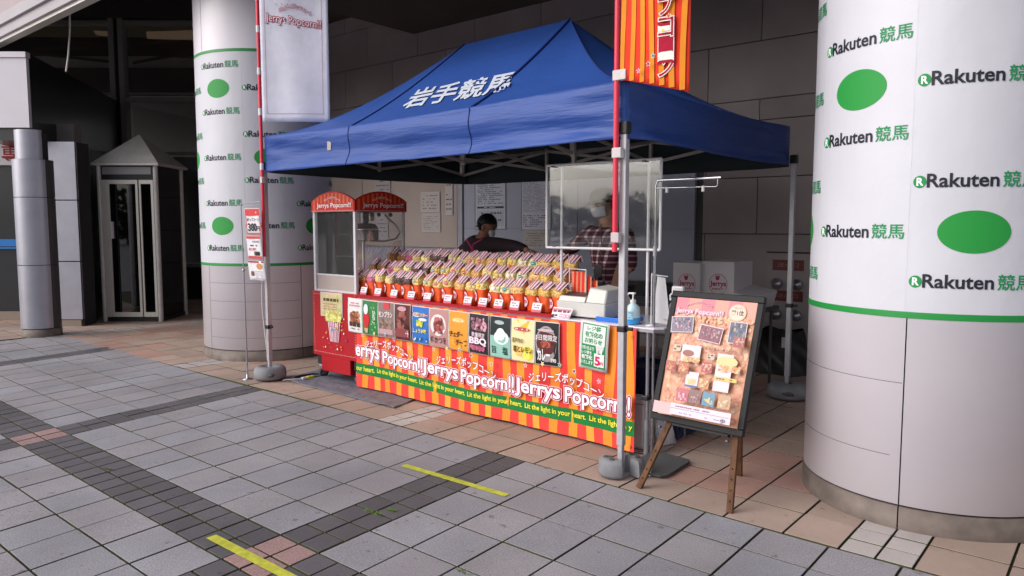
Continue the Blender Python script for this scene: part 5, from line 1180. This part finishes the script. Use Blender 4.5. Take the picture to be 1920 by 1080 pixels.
P.text('ジェリーズポップコーン', pw_*.15, ph2*.925, pw_*.48, ph2*.945, '', layers=[(.08, '#d86080'), (.02, '#f4e0e0')], warp=lambda a, b2: (a, b2+.022*math.sin((a-pw_*.15)/(pw_*.33)*math.pi)))
P.text('Jerrys Popcorn!!', pw_*.03, ph2*.855, pw_*.62, ph2*.905, '', layers=[(.11, '#f0dada'), (.07, '#c8486c'), (.02, '#f4e8ea')])
P.ell(pw_*.79, ph2*.905, pw_*.105, ph2*.07, '#ecd0a0', 28); P.ell(pw_*.79, ph2*.905, pw_*.09, ph2*.06, '#f0e0c0', 28); P.text('第1位', pw_*.72, ph2*.885, pw_*.865, ph2*.925, '#6a4a44', .03); P.marks(pw_*.74, ph2*.935, pw_*.85, ph2*.955, 2, '#b88878', 2)
def photo(u, v, w_, h_, a, cols, seed):
    a = R(a); f = lambda x, y: (u+x*math.cos(a)-y*math.sin(a), v+x*math.sin(a)+y*math.cos(a))
    P.poly([f(-.004, -.004), f(w_+.004, -.004), f(w_+.004, h_+.004), f(-.004, h_+.004)], '#ece4e6'); P.poly([f(0, 0), f(w_, 0), f(w_, h_), f(0, h_)], cols[0]); rg = random.Random(seed); hs = [P.nxt() for _ in range(4)]
    for k in range(60):
        x, y = rg.uniform(.004, w_-.012), rg.uniform(.004, h_-.016); ww, hh = rg.uniform(.004, .012), rg.uniform(.006, .02); hh = min(hh, h_-y); P.poly([f(x, y), f(x+ww, y), f(x+ww, y+hh), f(x, y+hh)], rg.choice(cols), hs[k % 4]+k*1e-6)
photo(pw_*.01, ph2*.695, pw_*.27, ph2*.125, 5, ['#7c7c88', '#b4606c', '#c8c8d0', '#505060', '#d8a0a8', '#9a9aa8'], 1); photo(pw_*.37, ph2*.66, pw_*.27, ph2*.12, -6, ['#8a5058', '#c88890', '#5a4048', '#b8a8a0', '#a05060'], 2); photo(pw_*.74, ph2*.66, pw_*.19, ph2*.165, 0, ['#5c6470', '#8c98a0', '#3c4450', '#c8b898', '#4a6088', '#7a8a70'], 3)
P.rect(pw_*.20, ph2*.46, pw_*.44, ph2*.60, '#ece4e0'); P.ell(pw_*.29, ph2*.53, .035, .018, '#9a5a44', 16); P.blobs(pw_*.22, ph2*.45, pw_*.46, ph2*.51, ['#e8c070', '#d89850', '#f0d890'], 60, .005, .010, 7); P.rect(pw_*.09, ph2*.535, pw_*.19, ph2*.59, '#d4c8a0'); P.marks(pw_*.10, ph2*.54, pw_*.18, ph2*.585, 2, '#5a4840', 1, .6); P.marks(pw_*.06, ph2*.605, pw_*.45, ph2*.62, 1, '#e8b0a8', 4)
P.rect(pw_*.66, ph2*.26, pw_*.85, ph2*.56, '#ece4e0'); P.ell(pw_*.78, ph2*.50, .06, .03, '#e8dc90', 18); P.blobs(pw_*.68, ph2*.41, pw_*.96, ph2*.48, ['#e8b878', '#dc9858', '#f0d498'], 80, .005, .010, 8); P.rect(pw_*.66, ph2*.345, pw_*.93, ph2*.375, '#e4d060'); P.marks(pw_*.69, ph2*.35, pw_*.9, ph2*.37, 1, '#7a5040', 5); P.rect(pw_*.54, ph2*.50, pw_*.63, ph2*.55, '#d0c4a4'); P.marks(pw_*.55, ph2*.505, pw_*.62, ph2*.545, 2, '#5a4840', 2, .6); P.text('岩手の恵み・郷土の味わい', pw_*.50, ph2*.575, pw_*.92, ph2*.598, '#6a4840', .02)
P.rect(pw_*.33, ph2*.27, pw_*.48, ph2*.38, '#ece6e2'); P.blobs(pw_*.34, ph2*.27, pw_*.47, ph2*.33, ['#f0e0a0', '#e8d488'], 30, .005, .009, 9); P.rect(pw_*.33, ph2*.255, pw_*.48, ph2*.272, '#4a6aa8')
for u, v, c1, c2 in ((.50, .39, '#b85a50', '#e8b890'), (.22, .36, '#c87850', '#ecc890'), (.50, .26, '#d09a60', '#f0dca0'), (.06, .36, '#b86048', '#e0a070'), (.84, .62, '#a85848', '#e0b090')):
    P.rect(pw_*u, ph2*v, pw_*(u+.13), ph2*(v+.085), c1); P.blobs(pw_*(u+.005), ph2*(v+.005), pw_*(u+.125), ph2*(v+.08), [c2, c1], 26, .005, .010, int(v*90))
for u, c1, c2 in ((.27, '#c86870', '#e8c8c8'), (.43, '#8a6860', '#c8b0a0'), (.60, '#5a9ab0', '#e4d488'), (.79, '#c8a878', '#e8d8a8')):
    P.rect(pw_*u, ph2*.13, pw_*(u+.145), ph2*.235, c1); P.blobs(pw_*(u+.01), ph2*.135, pw_*(u+.135), ph2*.21, [c2, c1], 24, .005, .010, int(u*100))
P.poly([(pw_*.02, .004), (pw_*.27, .004), (pw_*.27, ph2*.10), (pw_*.02, ph2*.10)], '#dcc0b8')
P.rect(pw_*.24, .010, pw_*.97, ph2*.105, '#e8e2e8'); P.rect(pw_*.24, ph2*.064, pw_*.95, ph2*.067, '#6a5a60'); P.marks(pw_*.30, ph2*.075, pw_*.72, ph2*.092, 1, '#8a7078', 3, .6); P.marks(pw_*.36, ph2*.025, pw_*.74, ph2*.045, 1, '#7a6a74', 8, .3, .5); P.text('一歩', pw_*.78, ph2*.018, pw_*.92, ph2*.052, '#3a3038', .01)
P.b.c = [(c[0]*.82+.03, c[1]*.72+.03, c[2]*.80+.04, 1) for c in P.b.c]
P.build('printing', pnl)
t = thing('easel', 'dark brown wooden easel with three legs holding the poster board', 'easel', (-1.8, 3.7, 0))
def epl(px, py, off): return on_plane(px, py, E0+EN*off, EN)
apex = Ef(Wb*.62, Hb*1.0, -.05)
fl_ = on_z(1198, 915); fr_ = on_z(1368, 962); bk = on_z(1386, 892)
tl = Ef(Wb*.50, Hb*.8, -.045); tr = Ef(Wb*.80, Hb*.8, -.045)
for a, c, nm in ((fl_+Vector((0, .0, .0)), tl, 'leg'), (fr_, tr, 'leg')): MB().bar(a, c, .034, .020, 'wood', up=tuple(EN), bev=.003).build(nm, None, t)
MB().bar(bk, Ef(Wb*.72, Hb*.78, -.075), .036, .020, 'wood', up=(0, 1, 0), bev=.003).build('leg', None, t)
MB().bar(Ef(Wb*.25, -.008, -.01), Ef(Wb*.85, -.008, -.01), .012, .03, 'easel_frame', up=tuple(EN)).build('ledge', None, t)
q = MB()
for L_a, L_b in ((fl_, tl), (fr_, tr)):
    for k in (.06, .115, .17, .225): p = L_a.lerp(L_b, k)+EN*.013; q.sphere(p, .0045, 'black_plastic' if k > .07 else 'black_plastic', 6)
q.build('peg_holes', None, t)
for a in (.13, .86): MB().tube([Ef(Wb*a, -.035, .0), Ef(Wb*a, -.035, .02)], .006, 8, 'dark_frame').build('peg', None, t)
# dark mat and little glass bulb at the easel foot
b = MB(); pts = [on_z(*q) for q in ((1196, 866), (1228, 850), (1293, 868), (1290, 873), (1252, 897), (1238, 899), (1213, 893))]; b.slab([p+Vector((0, 0, .012)) for p in pts], .01, 'mat_grey')
tag(b.build('floor_mat'), 'small dark grey mat on the tiles behind the easel foot', 'mat')
p = on_z(1218, 893); b = MB(); b.sphere(p+Vector((0, 0, .045)), .014, 'bulb', 12); b.tube([p+Vector((0, 0, .003)), p+Vector((0, 0, .034))], .009, 10, 'bottle_clear'); tag(b.build('glass_bulb'), 'tiny clear bulb standing on the mat beside the easel leg', 'bulb')

# ================================================================== UNDER AND BEHIND THE TABLE
t = thing('crate_stack', 'dark blue folding crates stacked under the right end of the table', 'crates', (-2.5, 4.62, 0))
for k in range(3):
    z = .012+.235*k; b = MB(); x0, x1, y0, y1 = -2.78, -2.29, 4.44, 4.82
    if k == 2: break
    for zz in (0, .19): 
        b.span((x0, y0, z+zz), (x1, y0+.012, z+zz+.03), 'crate_blue'); b.span((x0, y1-.012, z+zz), (x1, y1, z+zz+.03), 'crate_blue'); b.span((x0, y0+.0125, z+zz), (x0+.012, y1-.0125, z+zz+.03), 'crate_blue'); b.span((x1-.012, y0+.0125, z+zz), (x1, y1-.0125, z+zz+.03), 'crate_blue')
    b.span((x0+.003, y0+.003, z+.032), (x1-.003, y1-.003, z+.188), 'crate_blue')
    for q in range(4): b.span((x0+.04+.12*q, y0-.006, z+.05), (x0+.10+.12*q, y0-.0001, z+.17), 'crate_blue')
    for q in range(3): b.span((x1+.0001, y0+.04+.12*q, z+.05), (x1+.006, y0+.10+.12*q, z+.17), 'crate_blue')
    b.build('crate', None, t)
t = thing('white_bag', 'crumpled white plastic bag under the table beside the easel', 'bag', (-2.36, 4.34, 0)); rg2 = random.Random(3)
b = MB(); b.grid(lambda u, v: Vector((-2.37+(.10+.012*math.sin(u*25+v*6))*(1-.35*v)*math.cos(u*6.283), 4.36+(.075+.01*math.sin(u*31+v*9))*(1-.5*v)*math.sin(u*6.283), .004+.27*v+.012*math.sin(u*19)*v)), 40, 14, 'plastic_bag'); b.build('bag', None, t)
t = thing('storage_box', 'white storage box under the table right of the folding table leg', 'box', (-2.62, 4.2, 0)); b = MB(); b.span((-2.66, 4.12, .0), (-2.36, 4.26, .30), 'white_plastic', .01); b.build('body', None, t); b = MB(); b.span((-2.67, 4.11, .301), (-2.35, 4.27, .325), 'white_plastic', .006); b.build('lid', None, t)
t = thing('back_table', 'dark covered table carrying the cartons behind the cashier', 'table', (-3.0, 6.2, 0)); b = MB(); b.span((-3.85, 6.0, .70), (-2.40, 6.55, .735), 'dark_frame'); b.build('top', None, t)
for x, y in ((-3.8, 6.05), (-3.8, 6.5), (-2.45, 6.05), (-2.45, 6.5)): MB().tube([(x, y, 0), (x, y, .70)], .014, 8, 'dark_frame').build('leg', None, t)
def carton(lab, x0, x1, y0, y1, z0, z1):
    t = thing('carton', lab, 'carton', ((x0+x1)/2, (y0+y1)/2, z0), 'white printed cartons behind the easel'); b = MB(); b.span((x0, y0, z0), (x1, y1, z1), 'carton', .006); o = b.build('box', None, t)
    W_ = x1-x0; H_ = z1-z0; P = Print(flat((x0, y0-.001, z0), (1, 0, 0), (0, 0, 1)), 'print', .0006); cx, cz = W_*.52, H_*.50; r = .085
    P.ell(cx, cz, r, r*1.08, '#a02050', 32); P.ell(cx, cz, r*.95, r*1.03, '#c9c0c8', 32); P.text('Jerrys', cx-r*.85, cz-.028, cx+r*.85, cz+.028, '#a02050', .035); P.text('popcorn', cx-r*.6, cz-.052, cx+r*.6, cz-.034, '#a02050', .03); P.ell(cx-.005, cz+.052, .018, .018, '#a02050', 12)
    for dx in (-.016, 0, .014): P.ell(cx+dx-.003, cz+.068, .006, .010, '#a02050', 8)
    P.build('logo', o)
    MB().span((x0+.001, (y0+y1)/2-.02, z1+.0005), (x1-.001, (y0+y1)/2+.02, z1+.002), 'cream_plastic').build('tape', None, o)
def bx(px, Y): return on_y(px, 500, Y).x
carton('left of the two white cartons, partly in front of the other', bx(1262, 6.02), bx(1313, 6.02), 6.02, 6.42, .738, 1.118); carton('right of the two white cartons with a round crimson logo', bx(1316, 6.06), bx(1377, 6.06), 6.06, 6.46, .738, 1.135)
t = thing('cardboard_tray', 'flat brown and white tray lying right of the cartons', 'tray', (-2.55, 6.2, .74)); b = MB(); b.add([(-2.70, 6.08, .738), (-2.42, 6.1, .738), (-2.42, 6.45, .738), (-2.70, 6.45, .738), (-2.73, 6.05, .90), (-2.45, 6.08, .83), (-2.40, 6.5, .87), (-2.72, 6.48, .94)], [(3, 2, 1, 0), (0, 1, 5, 4), (1, 2, 6, 5), (2, 3, 7, 6), (3, 0, 4, 7), (4, 5, 6, 7)], 'carton'); b.build('tray', None, t)
t = thing('bin_bag', 'black bin bag standing on the floor below the hose caps', 'bag', (-2.5, 7.3, 0)); b = MB(); b.grid(lambda u, v: Vector((-2.62+(.30+.03*math.sin(u*25+v*6))*(1-.35*v*v)*math.cos(u*6.283), 7.25+(.22+.03*math.sin(u*31+v*9))*(1-.5*v)*math.sin(u*6.283), .004+.42*v+.02*math.sin(u*19)*v)), 36, 12, 'black_plastic'); b.add([(-2.62, 7.25, .43)]+[(-2.62+.2*math.cos(a), 7.25+.11*math.sin(a), .40) for a in (0, 1.05, 2.1, 3.14, 4.2, 5.2)], [(0, i, i % 6+1) for i in range(1, 7)], 'black_plastic'); b.build('bag', None, t)
b = MB().box((-2.52, 7.03, .33), (.04, .004, .10), 'white_paint', R3(.2)); b.build('tag', None, t)
# grey sheet, cables under the cart
b = MB(); rg2 = random.Random(8); pts = [(-6.02, 3.84), (-5.5, 3.82), (-4.95, 3.79), (-4.42, 3.765), (-4.42, 4.14), (-5.2, 4.7), (-5.95, 4.72), (-6.35, 4.5), (-6.25, 4.15)]
def sh(u, v):
    x = -6.12+1.70*u-.10*v; y0 = 3.85-.05*u; y = y0+(.32 if u > .45 else .85)*v if False else y0+(.85-.50*clamp((u-.35)/.5, 0, 1))*v
    return Vector((x, y, .006+.010*max(0, math.sin(x*9+y*7)*math.sin(y*13-x*4))+.004*max(0, math.sin(x*31)*math.sin(y*23))))
b.grid(sh, 70, 34, 'sheet_grey'); o_ = b.build('ground_sheet'); tag(o_, 'creased grey plastic sheet on the floor under the red cart', 'sheet'); o_.modifiers.new('t', 'SOLIDIFY').thickness = .003
t = thing('extension_plug', 'white cord end with a yellow plug lying on the grey sheet', 'plug', (-5.98, 4.05, .02)); a = on_z(530, 713, .02); c = on_z(566, 710, .02); d_ = on_z(582, 707, .02)
MB().tube([a, a.lerp(c, .5)+Vector((0, .01, 0)), c], .005, 6, 'cord_white').build('cord', None, t); MB().bar(c, c.lerp(d_, .6), .03, .022, 'white_plastic', bev=.004).build('plug', None, t)
mk('yellow_plastic', '#c8c428', .4); MB().bar(c.lerp(d_, .62), d_.lerp(c, -.35), .04, .026, 'yellow_plastic', bev=.005).build('cap', None, t)
c = [on_z(*q, .015) for q in ((605, 701), (585, 701), (566, 704), (553, 707), (556, 709), (575, 707), (600, 706))]
tag(MB().tube(c, .008, 8, 'black_rubber').build('black_cable'), 'black cable looping out from under the red cart', 'cable')
# yellow tape lines
def tape(lab, a, c, w_):
    a = Vector(a); c = Vector(c); k = (c-a).normalized(); s = Vector((-k.y, k.x, 0))*w_/2; n = 24; b = MB()
    vs = []
    for i in range(n+1):
        p = a.lerp(c, i/n); vs += [p+s+Vector((0, 0, .0045)), p-s+Vector((0, 0, .0045))]
    b.add(vs, [(2*i, 2*i+1, 2*i+3, 2*i+2) for i in range(n)], 'tape_yellow'); o = b.build('floor_tape'); o.modifiers.new('t', 'SOLIDIFY').thickness = .001
    tag(o, lab, 'tape', 'yellow queue lines taped on the paving')
tape('yellow tape line on the paving before the middle of the stall', on_z(757, 873), on_z(951, 930), .045); tape('yellow tape line on the paving at the bottom edge, nearest the camera', on_z(396, 1007), on_z(560, 1092), .05)

# ================================================================== PEOPLE
def skin_mesh(name, J, E, m, parent, sub=2, root=None):
    """J = {joint: (place, radius_x, radius_y)}; one surface grown along the edges"""
    keys = list(J); me = bpy.data.meshes.new(name); me.from_pydata([tuple(J[k][0]) for k in keys], [(keys.index(a), keys.index(c)) for a, c in E], [])
    o = bpy.data.objects.new(name, me); COL.objects.link(o); md = o.modifiers.new('s', 'SKIN'); 
    for i, k in enumerate(keys):
        v = me.skin_vertices[0].data[i]; v.radius = (J[k][1], J[k][2] if len(J[k]) > 2 else J[k][1]); v.use_root = (k == (root or keys[0]))
    s2 = o.modifiers.new('u', 'SUBSURF'); s2.levels = sub; s2.render_levels = sub
    bpy.context.view_layer.update(); n = bpy.data.meshes.new_from_object(o.evaluated_get(bpy.context.evaluated_depsgraph_get()))
    bpy.data.objects.remove(o); n.materials.clear(); n.materials.append(MT[m]); n.polygons.foreach_set('use_smooth', [True]*len(n.polygons))
    q = bpy.data.objects.new(name, n); COL.objects.link(q); return child(q, parent)
def hand(wr, dirv, palm_n, name, parent, side=1, curl=.5):
    d_ = Vector(dirv).normalized(); n = Vector(palm_n).normalized(); s = d_.cross(n).normalized()*side; wr = Vector(wr)
    J = {'w': (wr, .024, .020), 'p': (wr+d_*.045, .034, .016), 'k': (wr+d_*.085, .036, .014)}; E = [('w', 'p'), ('p', 'k')]
    b = MB(); 
    o = skin_mesh(name, J, E, 'skin', parent, 2)
    for i, (off, ln) in enumerate(((-.030, .066), (-.010, .075), (.010, .070), (.029, .055))):
        a = wr+d_*.075+s*off; p1 = a+d_*ln*.45+n*(.2*curl*ln); p2 = p1+(d_*(1-curl*.5)+n*curl*.9)*ln*.35; p3 = p2+(d_*(1-curl)+n*curl*1.2)*ln*.25
        b.tube([a, p1, p2, p3], .008, 8, 'skin', True, None, [.0095, .009, .0085, .0065]); b.sphere(p3, .0068, 'skin', 8)
    a = wr+d_*.03-s*.028; p1 = a-s*.028+d_*.02+n*.01; p2 = p1+d_*.03-s*.006+n*.012; b.tube([a, p1, p2], .010, 8, 'skin', True, None, [.012, .011, .009]); b.sphere(p2, .009, 'skin', 8)
    b.build('fingers', None, o); return o
def person(lab, loc): return thing('person', lab, 'person', loc)
# cashier: stands behind the counter in a plaid shirt, head bent to her right hand
t = person('person in a plaid shirt, dark cap and white mask behind the clear screen', (-3.28, 5.05, 0))
Y = 5.05
def W(px, py, y=Y): return on_y(px, py, y)
hd = W(1132, 384); nk = W(1143, 418); ch = W(1144, 452); wa = W(1143, 515); pe = W(1143, 545); 
pe = Vector((wa.x, wa.y, .93)); shl = W(1108, 436, 5.0); shr = W(1178, 442, 5.12); ell = W(1068, 468, 4.92); wrl = W(1030, 486, 4.85); elr = W(1184, 498, 5.14); wrr = W(1160, 528, 5.0)
lf, rf = Vector((pe.x-.10, 5.05, .0)), Vector((pe.x+.12, 5.12, .0))
J = {'pe': (pe, .14, .10), 'wa': (pe.lerp(ch, .45), .125, .09), 'ch': (ch, .135, .10), 'nb': (nk+Vector((0, 0, -.02)), .055, .055), 'hd1': (hd+Vector((0, 0, -.06)), .062, .070), 'hd': (hd+Vector((0, 0, .01)), .082, .092), 'hd2': (hd+Vector((0, .0, .075)), .062, .075),
     'sl': (shl, .055, .055), 'el': (ell, .04, .04), 'wl': (wrl, .026, .022), 'sr': (shr, .055, .055), 'er': (elr, .04, .04), 'wr': (wrr, .026, .022),
     'hl': (pe+Vector((-.09, 0, -.06)), .095, .095), 'kl': ((lf.x, lf.y-.02, .48), .062, .06), 'al': ((lf.x, lf.y, .09), .04, .04), 'tl': ((lf.x-.03, lf.y-.14, .03), .035, .025), 'hr': (pe+Vector((.09, 0, -.06)), .095, .095), 'kr': ((rf.x, rf.y-.02, .48), .062, .06), 'ar': ((rf.x, rf.y, .09), .04, .04), 'tr': ((rf.x+.02, rf.y-.14, .03), .035, .025)}
E = [('pe', 'wa'), ('wa', 'ch'), ('ch', 'nb'), ('nb', 'hd1'), ('hd1', 'hd'), ('hd', 'hd2'), ('ch', 'sl'), ('sl', 'el'), ('el', 'wl'), ('ch', 'sr'), ('sr', 'er'), ('er', 'wr'), ('pe', 'hl'), ('hl', 'kl'), ('kl', 'al'), ('al', 'tl'), ('pe', 'hr'), ('hr', 'kr'), ('kr', 'ar'), ('ar', 'tr')]
body = skin_mesh('body', J, E, 'skin', t, 2, 'pe')
def sub(keys, k=1.12, add=.012): return {q: (J[q][0], J[q][1]*k+add, (J[q][2] if len(J[q]) > 2 else J[q][1])*k+add) for q in keys}
S1 = sub(['pe', 'wa', 'ch', 'sl', 'el', 'sr', 'er']); S1['cw'] = (J['el'][0].lerp(J['wl'][0], .6), .045, .042); S1['cr'] = (J['er'][0].lerp(J['wr'][0], .3), .05, .05); S1['pe'] = (pe+Vector((0, 0, -.03)), .165, .125)
S1['nc'] = (nk+Vector((0, 0, -.05)), .075, .07)
skin_mesh('shirt', S1, [('pe', 'wa'), ('wa', 'ch'), ('ch', 'sl'), ('sl', 'el'), ('el', 'cw'), ('ch', 'sr'), ('sr', 'er'), ('er', 'cr'), ('ch', 'nc')], 'plaid', t, 2, 'pe')
S2_ = sub(['hl', 'kl', 'al', 'hr', 'kr', 'ar'], 1.1, .012); S2_['pp'] = (pe+Vector((0, 0, -.04)), .15, .11)
skin_mesh('trousers', S2_, [('pp', 'hl'), ('hl', 'kl'), ('kl', 'al'), ('pp', 'hr'), ('hr', 'kr'), ('kr', 'ar')], 'trousers', t, 2, 'pp')
hand(wrl, (wrl-ell), (0, 0, -1), 'hand', t, 1, .6); hand(wrr, (wrr-elr).normalized()+Vector((0, 0, -.2)), (-.5, -.6, -.3), 'hand', t, -1, .6)
fd = Vector((-.35, -.92, -.22)).normalized(); sd_ = Vector((fd.y, -fd.x, 0)).normalized()*-1; upf = sd_.cross(fd)*1
if upf.z < 0: upf = -upf
hc = hd+Vector((0, 0, .005))
b = MB(); b.grid(lambda u, v: hc+(fd*math.cos((u-.5)*2.3)*.105+sd_*math.sin((u-.5)*2.3)*.088)*(1-.12*v*v)+upf*(-.005-.085*v)+fd*.012*math.sin(v*3.14), 12, 8, 'mask'); mo = b.build('face_mask', None, t); mo.modifiers.new('t', 'SOLIDIFY').thickness = .003
b = MB()
for s in (-1, 1): b.sphere(hc+fd*.088+sd_*.031*s+upf*.022, .009, 'hair', 8, None, (1.2, 1, .6)); b.sphere(hc+sd_*.083*s+upf*.0, .018, 'skin', 8, None, (.5, .8, 1.3))
b.sphere(hc+fd*.10+upf*(-.008), .014, 'skin', 8); b.build('eyes', None, t)
b = MB(); ax = Matrix((sd_, -fd, upf)).transposed()
b.lathe([(.100, .018), (.106, .04), (.104, .075), (.085, .11), (.05, .128), (0, .134)], hc, 24, 'hair', axis=ax); b.lathe([(.098, -.045), (.104, -.01), (.102, .02)], hc, 20, 'hair', R(10), R(170), axis=ax); ca = b.build('cap', None, t)
b = MB(); b.grid(lambda u, v: hc+upf*(.040-.020*v)+(fd*math.cos((u-.5)*2.2)+sd_*math.sin((u-.5)*2.2))*(.104+.045*v*math.cos((u-.5)*2.2)), 10, 3, 'hair'); q = b.build('visor', None, ca); q.modifiers.new('t', 'SOLIDIFY').thickness = .004
b = MB(); b.tube([nk+Vector((-.03, -.08, -.01)), W(1128, 470, 4.9), W(1122, 495, 4.9)], .004, 6, 'dark'); b.box(W(1121, 508, 4.885), (.07, .006, .10), 'dark_frame'); b.build('name_badge', None, t)
# packer: bends over to the right behind the bags, seen from behind
t = person('person in a dark jacket with pink crossed straps, bending over behind the popcorn bags', (-5.2, 5.6, 0)); Y = 5.6
hd = W(913, 424, 5.55); nk = W(902, 447, 5.6); ch = W(893, 470, 5.65); pe = Vector((-5.35, 5.75, .90)); shr = W(928, 458, 5.5); shl = W(868, 472, 5.75); elr = W(965, 462, 5.42); wrr = W(992, 470, 5.38); ell = Vector((shl.x+.02, 5.55, 1.02)); wrl = Vector((shl.x+.25, 5.35, 1.0))
J = {'pe': (pe, .15, .11), 'wa': (pe.lerp(ch, .5), .135, .11), 'ch': (ch, .15, .12), 'nb': (nk, .055, .055), 'hd1': (hd+Vector((.0, 0, -.04)), .065, .07), 'hd': (hd+Vector((.02, 0, .01)), .085, .09), 'hd2': (hd+Vector((.035, -.01, .05)), .07, .075),
     'sl': (shl, .06, .06), 'el': (ell, .045, .045), 'wl': (wrl, .028, .024), 'sr': (shr, .065, .06), 'er': (elr, .048, .046), 'wr': (wrr, .028, .024),
     'hl': (pe+Vector((-.09, 0, -.06)), .10, .10), 'kl': ((pe.x-.1, 5.72, .47), .065, .06), 'al': ((pe.x-.1, 5.8, .09), .04, .04), 'tl': ((pe.x-.06, 5.67, .03), .035, .025), 'hr': (pe+Vector((.09, 0, -.06)), .10, .10), 'kr': ((pe.x+.1, 5.72, .47), .065, .06), 'ar': ((pe.x+.12, 5.8, .09), .04, .04), 'tr': ((pe.x+.17, 5.68, .03), .035, .025)}
skin_mesh('body', J, E, 'skin', t, 2, 'pe')
S1 = sub(['pe', 'wa', 'ch', 'sl', 'el', 'sr', 'er'], 1.12, .014); S1['cl'] = (J['el'][0].lerp(J['wl'][0], .8), .045, .042); S1['cr'] = (J['er'][0].lerp(J['wr'][0], .85), .048, .046); S1['nc'] = (nk+Vector((-.005, 0, -.01)), .085, .08)
jk = skin_mesh('jacket', S1, [('pe', 'wa'), ('wa', 'ch'), ('ch', 'sl'), ('sl', 'el'), ('el', 'cl'), ('ch', 'sr'), ('sr', 'er'), ('er', 'cr'), ('ch', 'nc')], 'dark_jacket', t, 2, 'pe')
S2_ = sub(['hl', 'kl', 'al', 'hr', 'kr', 'ar'], 1.1, .012); S2_['pp'] = (pe+Vector((0, 0, -.04)), .16, .12)
skin_mesh('trousers', S2_, [('pp', 'hl'), ('hl', 'kl'), ('kl', 'al'), ('pp', 'hr'), ('hr', 'kr'), ('kr', 'ar')], 'trousers', t, 2, 'pp')
hand(wrr, (wrr-elr), (0, 0, -1), 'hand', t, 1, .7); hand(wrl, (wrl-ell), (0, 0, -1), 'hand', t, -1, .7)
b = MB(); rg2 = random.Random(5); hc = hd+Vector((-.016, .02, .030)); b.sphere(hc, .104, 'hair', 20, None, (.98, .98, .98)); 
for k in range(420):
    a = rg2.uniform(0, 6.28); z = rg2.uniform(-.6, 1); r_ = math.sqrt(1-z*z); d_ = Vector((r_*math.cos(a), r_*math.sin(a), z)); p = hc+d_*.098; e = p+d_*rg2.uniform(.010, .028)+Vector((rg2.uniform(-.015, .015), rg2.uniform(-.015, .015), -.020)); s = d_.cross(Vector((0, 0, 1)))*.011; b.add([p-s, p+s, e], [(0, 1, 2)], 'hair')
b.build('hair', None, t)
fd = Vector((.85, -.25, -.45)).normalized(); b = MB(); s0 = Vector((.25, .85, 0)); b.sphere(hd+fd*.098+Vector((0, 0, -.01)), .013, 'skin', 8); b.sphere(hd+Vector((.02, -.088, -.015)), .02, 'skin', 8, None, (.8, .4, 1.3)); b.build('face', None, t)
b = MB(); q0 = hd+fd*.082+Vector((.02, -.005, -.035)); b.sphere(q0, .040, 'mask', 12, None, (.8, 1.0, .9)); b.build('face_mask', None, t)
from mathutils.bvhtree import BVHTree
bv = BVHTree.FromPolygons([v.co for v in jk.data.vertices], [tuple(p.vertices) for p in jk.data.polygons])
def strap(pts):
    o = []
    for i in range(len(pts)-1):
        for k in range(8):
            a = pts[i]; c = pts[i+1]; px, py = a[0]+(c[0]-a[0])*k/8, a[1]+(c[1]-a[1])*k/8; d_ = ray(px, py).normalized(); h_ = bv.ray_cast(EYE, d_)
            if h_[0]: o.append(h_[0]-d_*.006)
    return o
for pts in (((875, 449), (888, 470), (894, 482)), ((906, 447), (888, 458), (880, 482))):
    s = strap(pts)
    if len(s) > 2: MB().tube(s, .011, 6, 'apron_pink').build('apron_strap', None, t)

# trees across the square, behind the camera: what the clear screen and the glass fronts mirror
b = MB(); rg2 = random.Random(17)
for k in range(36):
    x = -95+3.4*k+rg2.uniform(-1.5, 1.5); y = -44+rg2.uniform(-4, 4); hh = rg2.uniform(2.9, 4.4); b.tube([(x, y, 0), (x, y, hh*.6)], .2, 6, 'wood')
    for q in range(420):
        a = rg2.random()*6.28; z = rg2.uniform(.12, 1); r_ = 3.2*math.sin(min(1, z*1.1+.15)*2.6)*rg2.uniform(.3, 1); p = Vector((x+r_*math.cos(a), y+r_*math.sin(a), z*hh)); s = rg2.uniform(.18, .4); u1 = Vector((rg2.uniform(-1, 1), rg2.uniform(-1, 1), rg2.uniform(-1, 1))).normalized(); u2 = u1.orthogonal().normalized()
        b.add([p-u1*s, p+u2*s*.6, p+u1*s, p-u2*s*.6], [(0, 1, 2, 3)], 'leaf_dark')
tag(b.build('far_trees'), 'dark row of trees across the square behind the viewer', None, None, 'stuff')
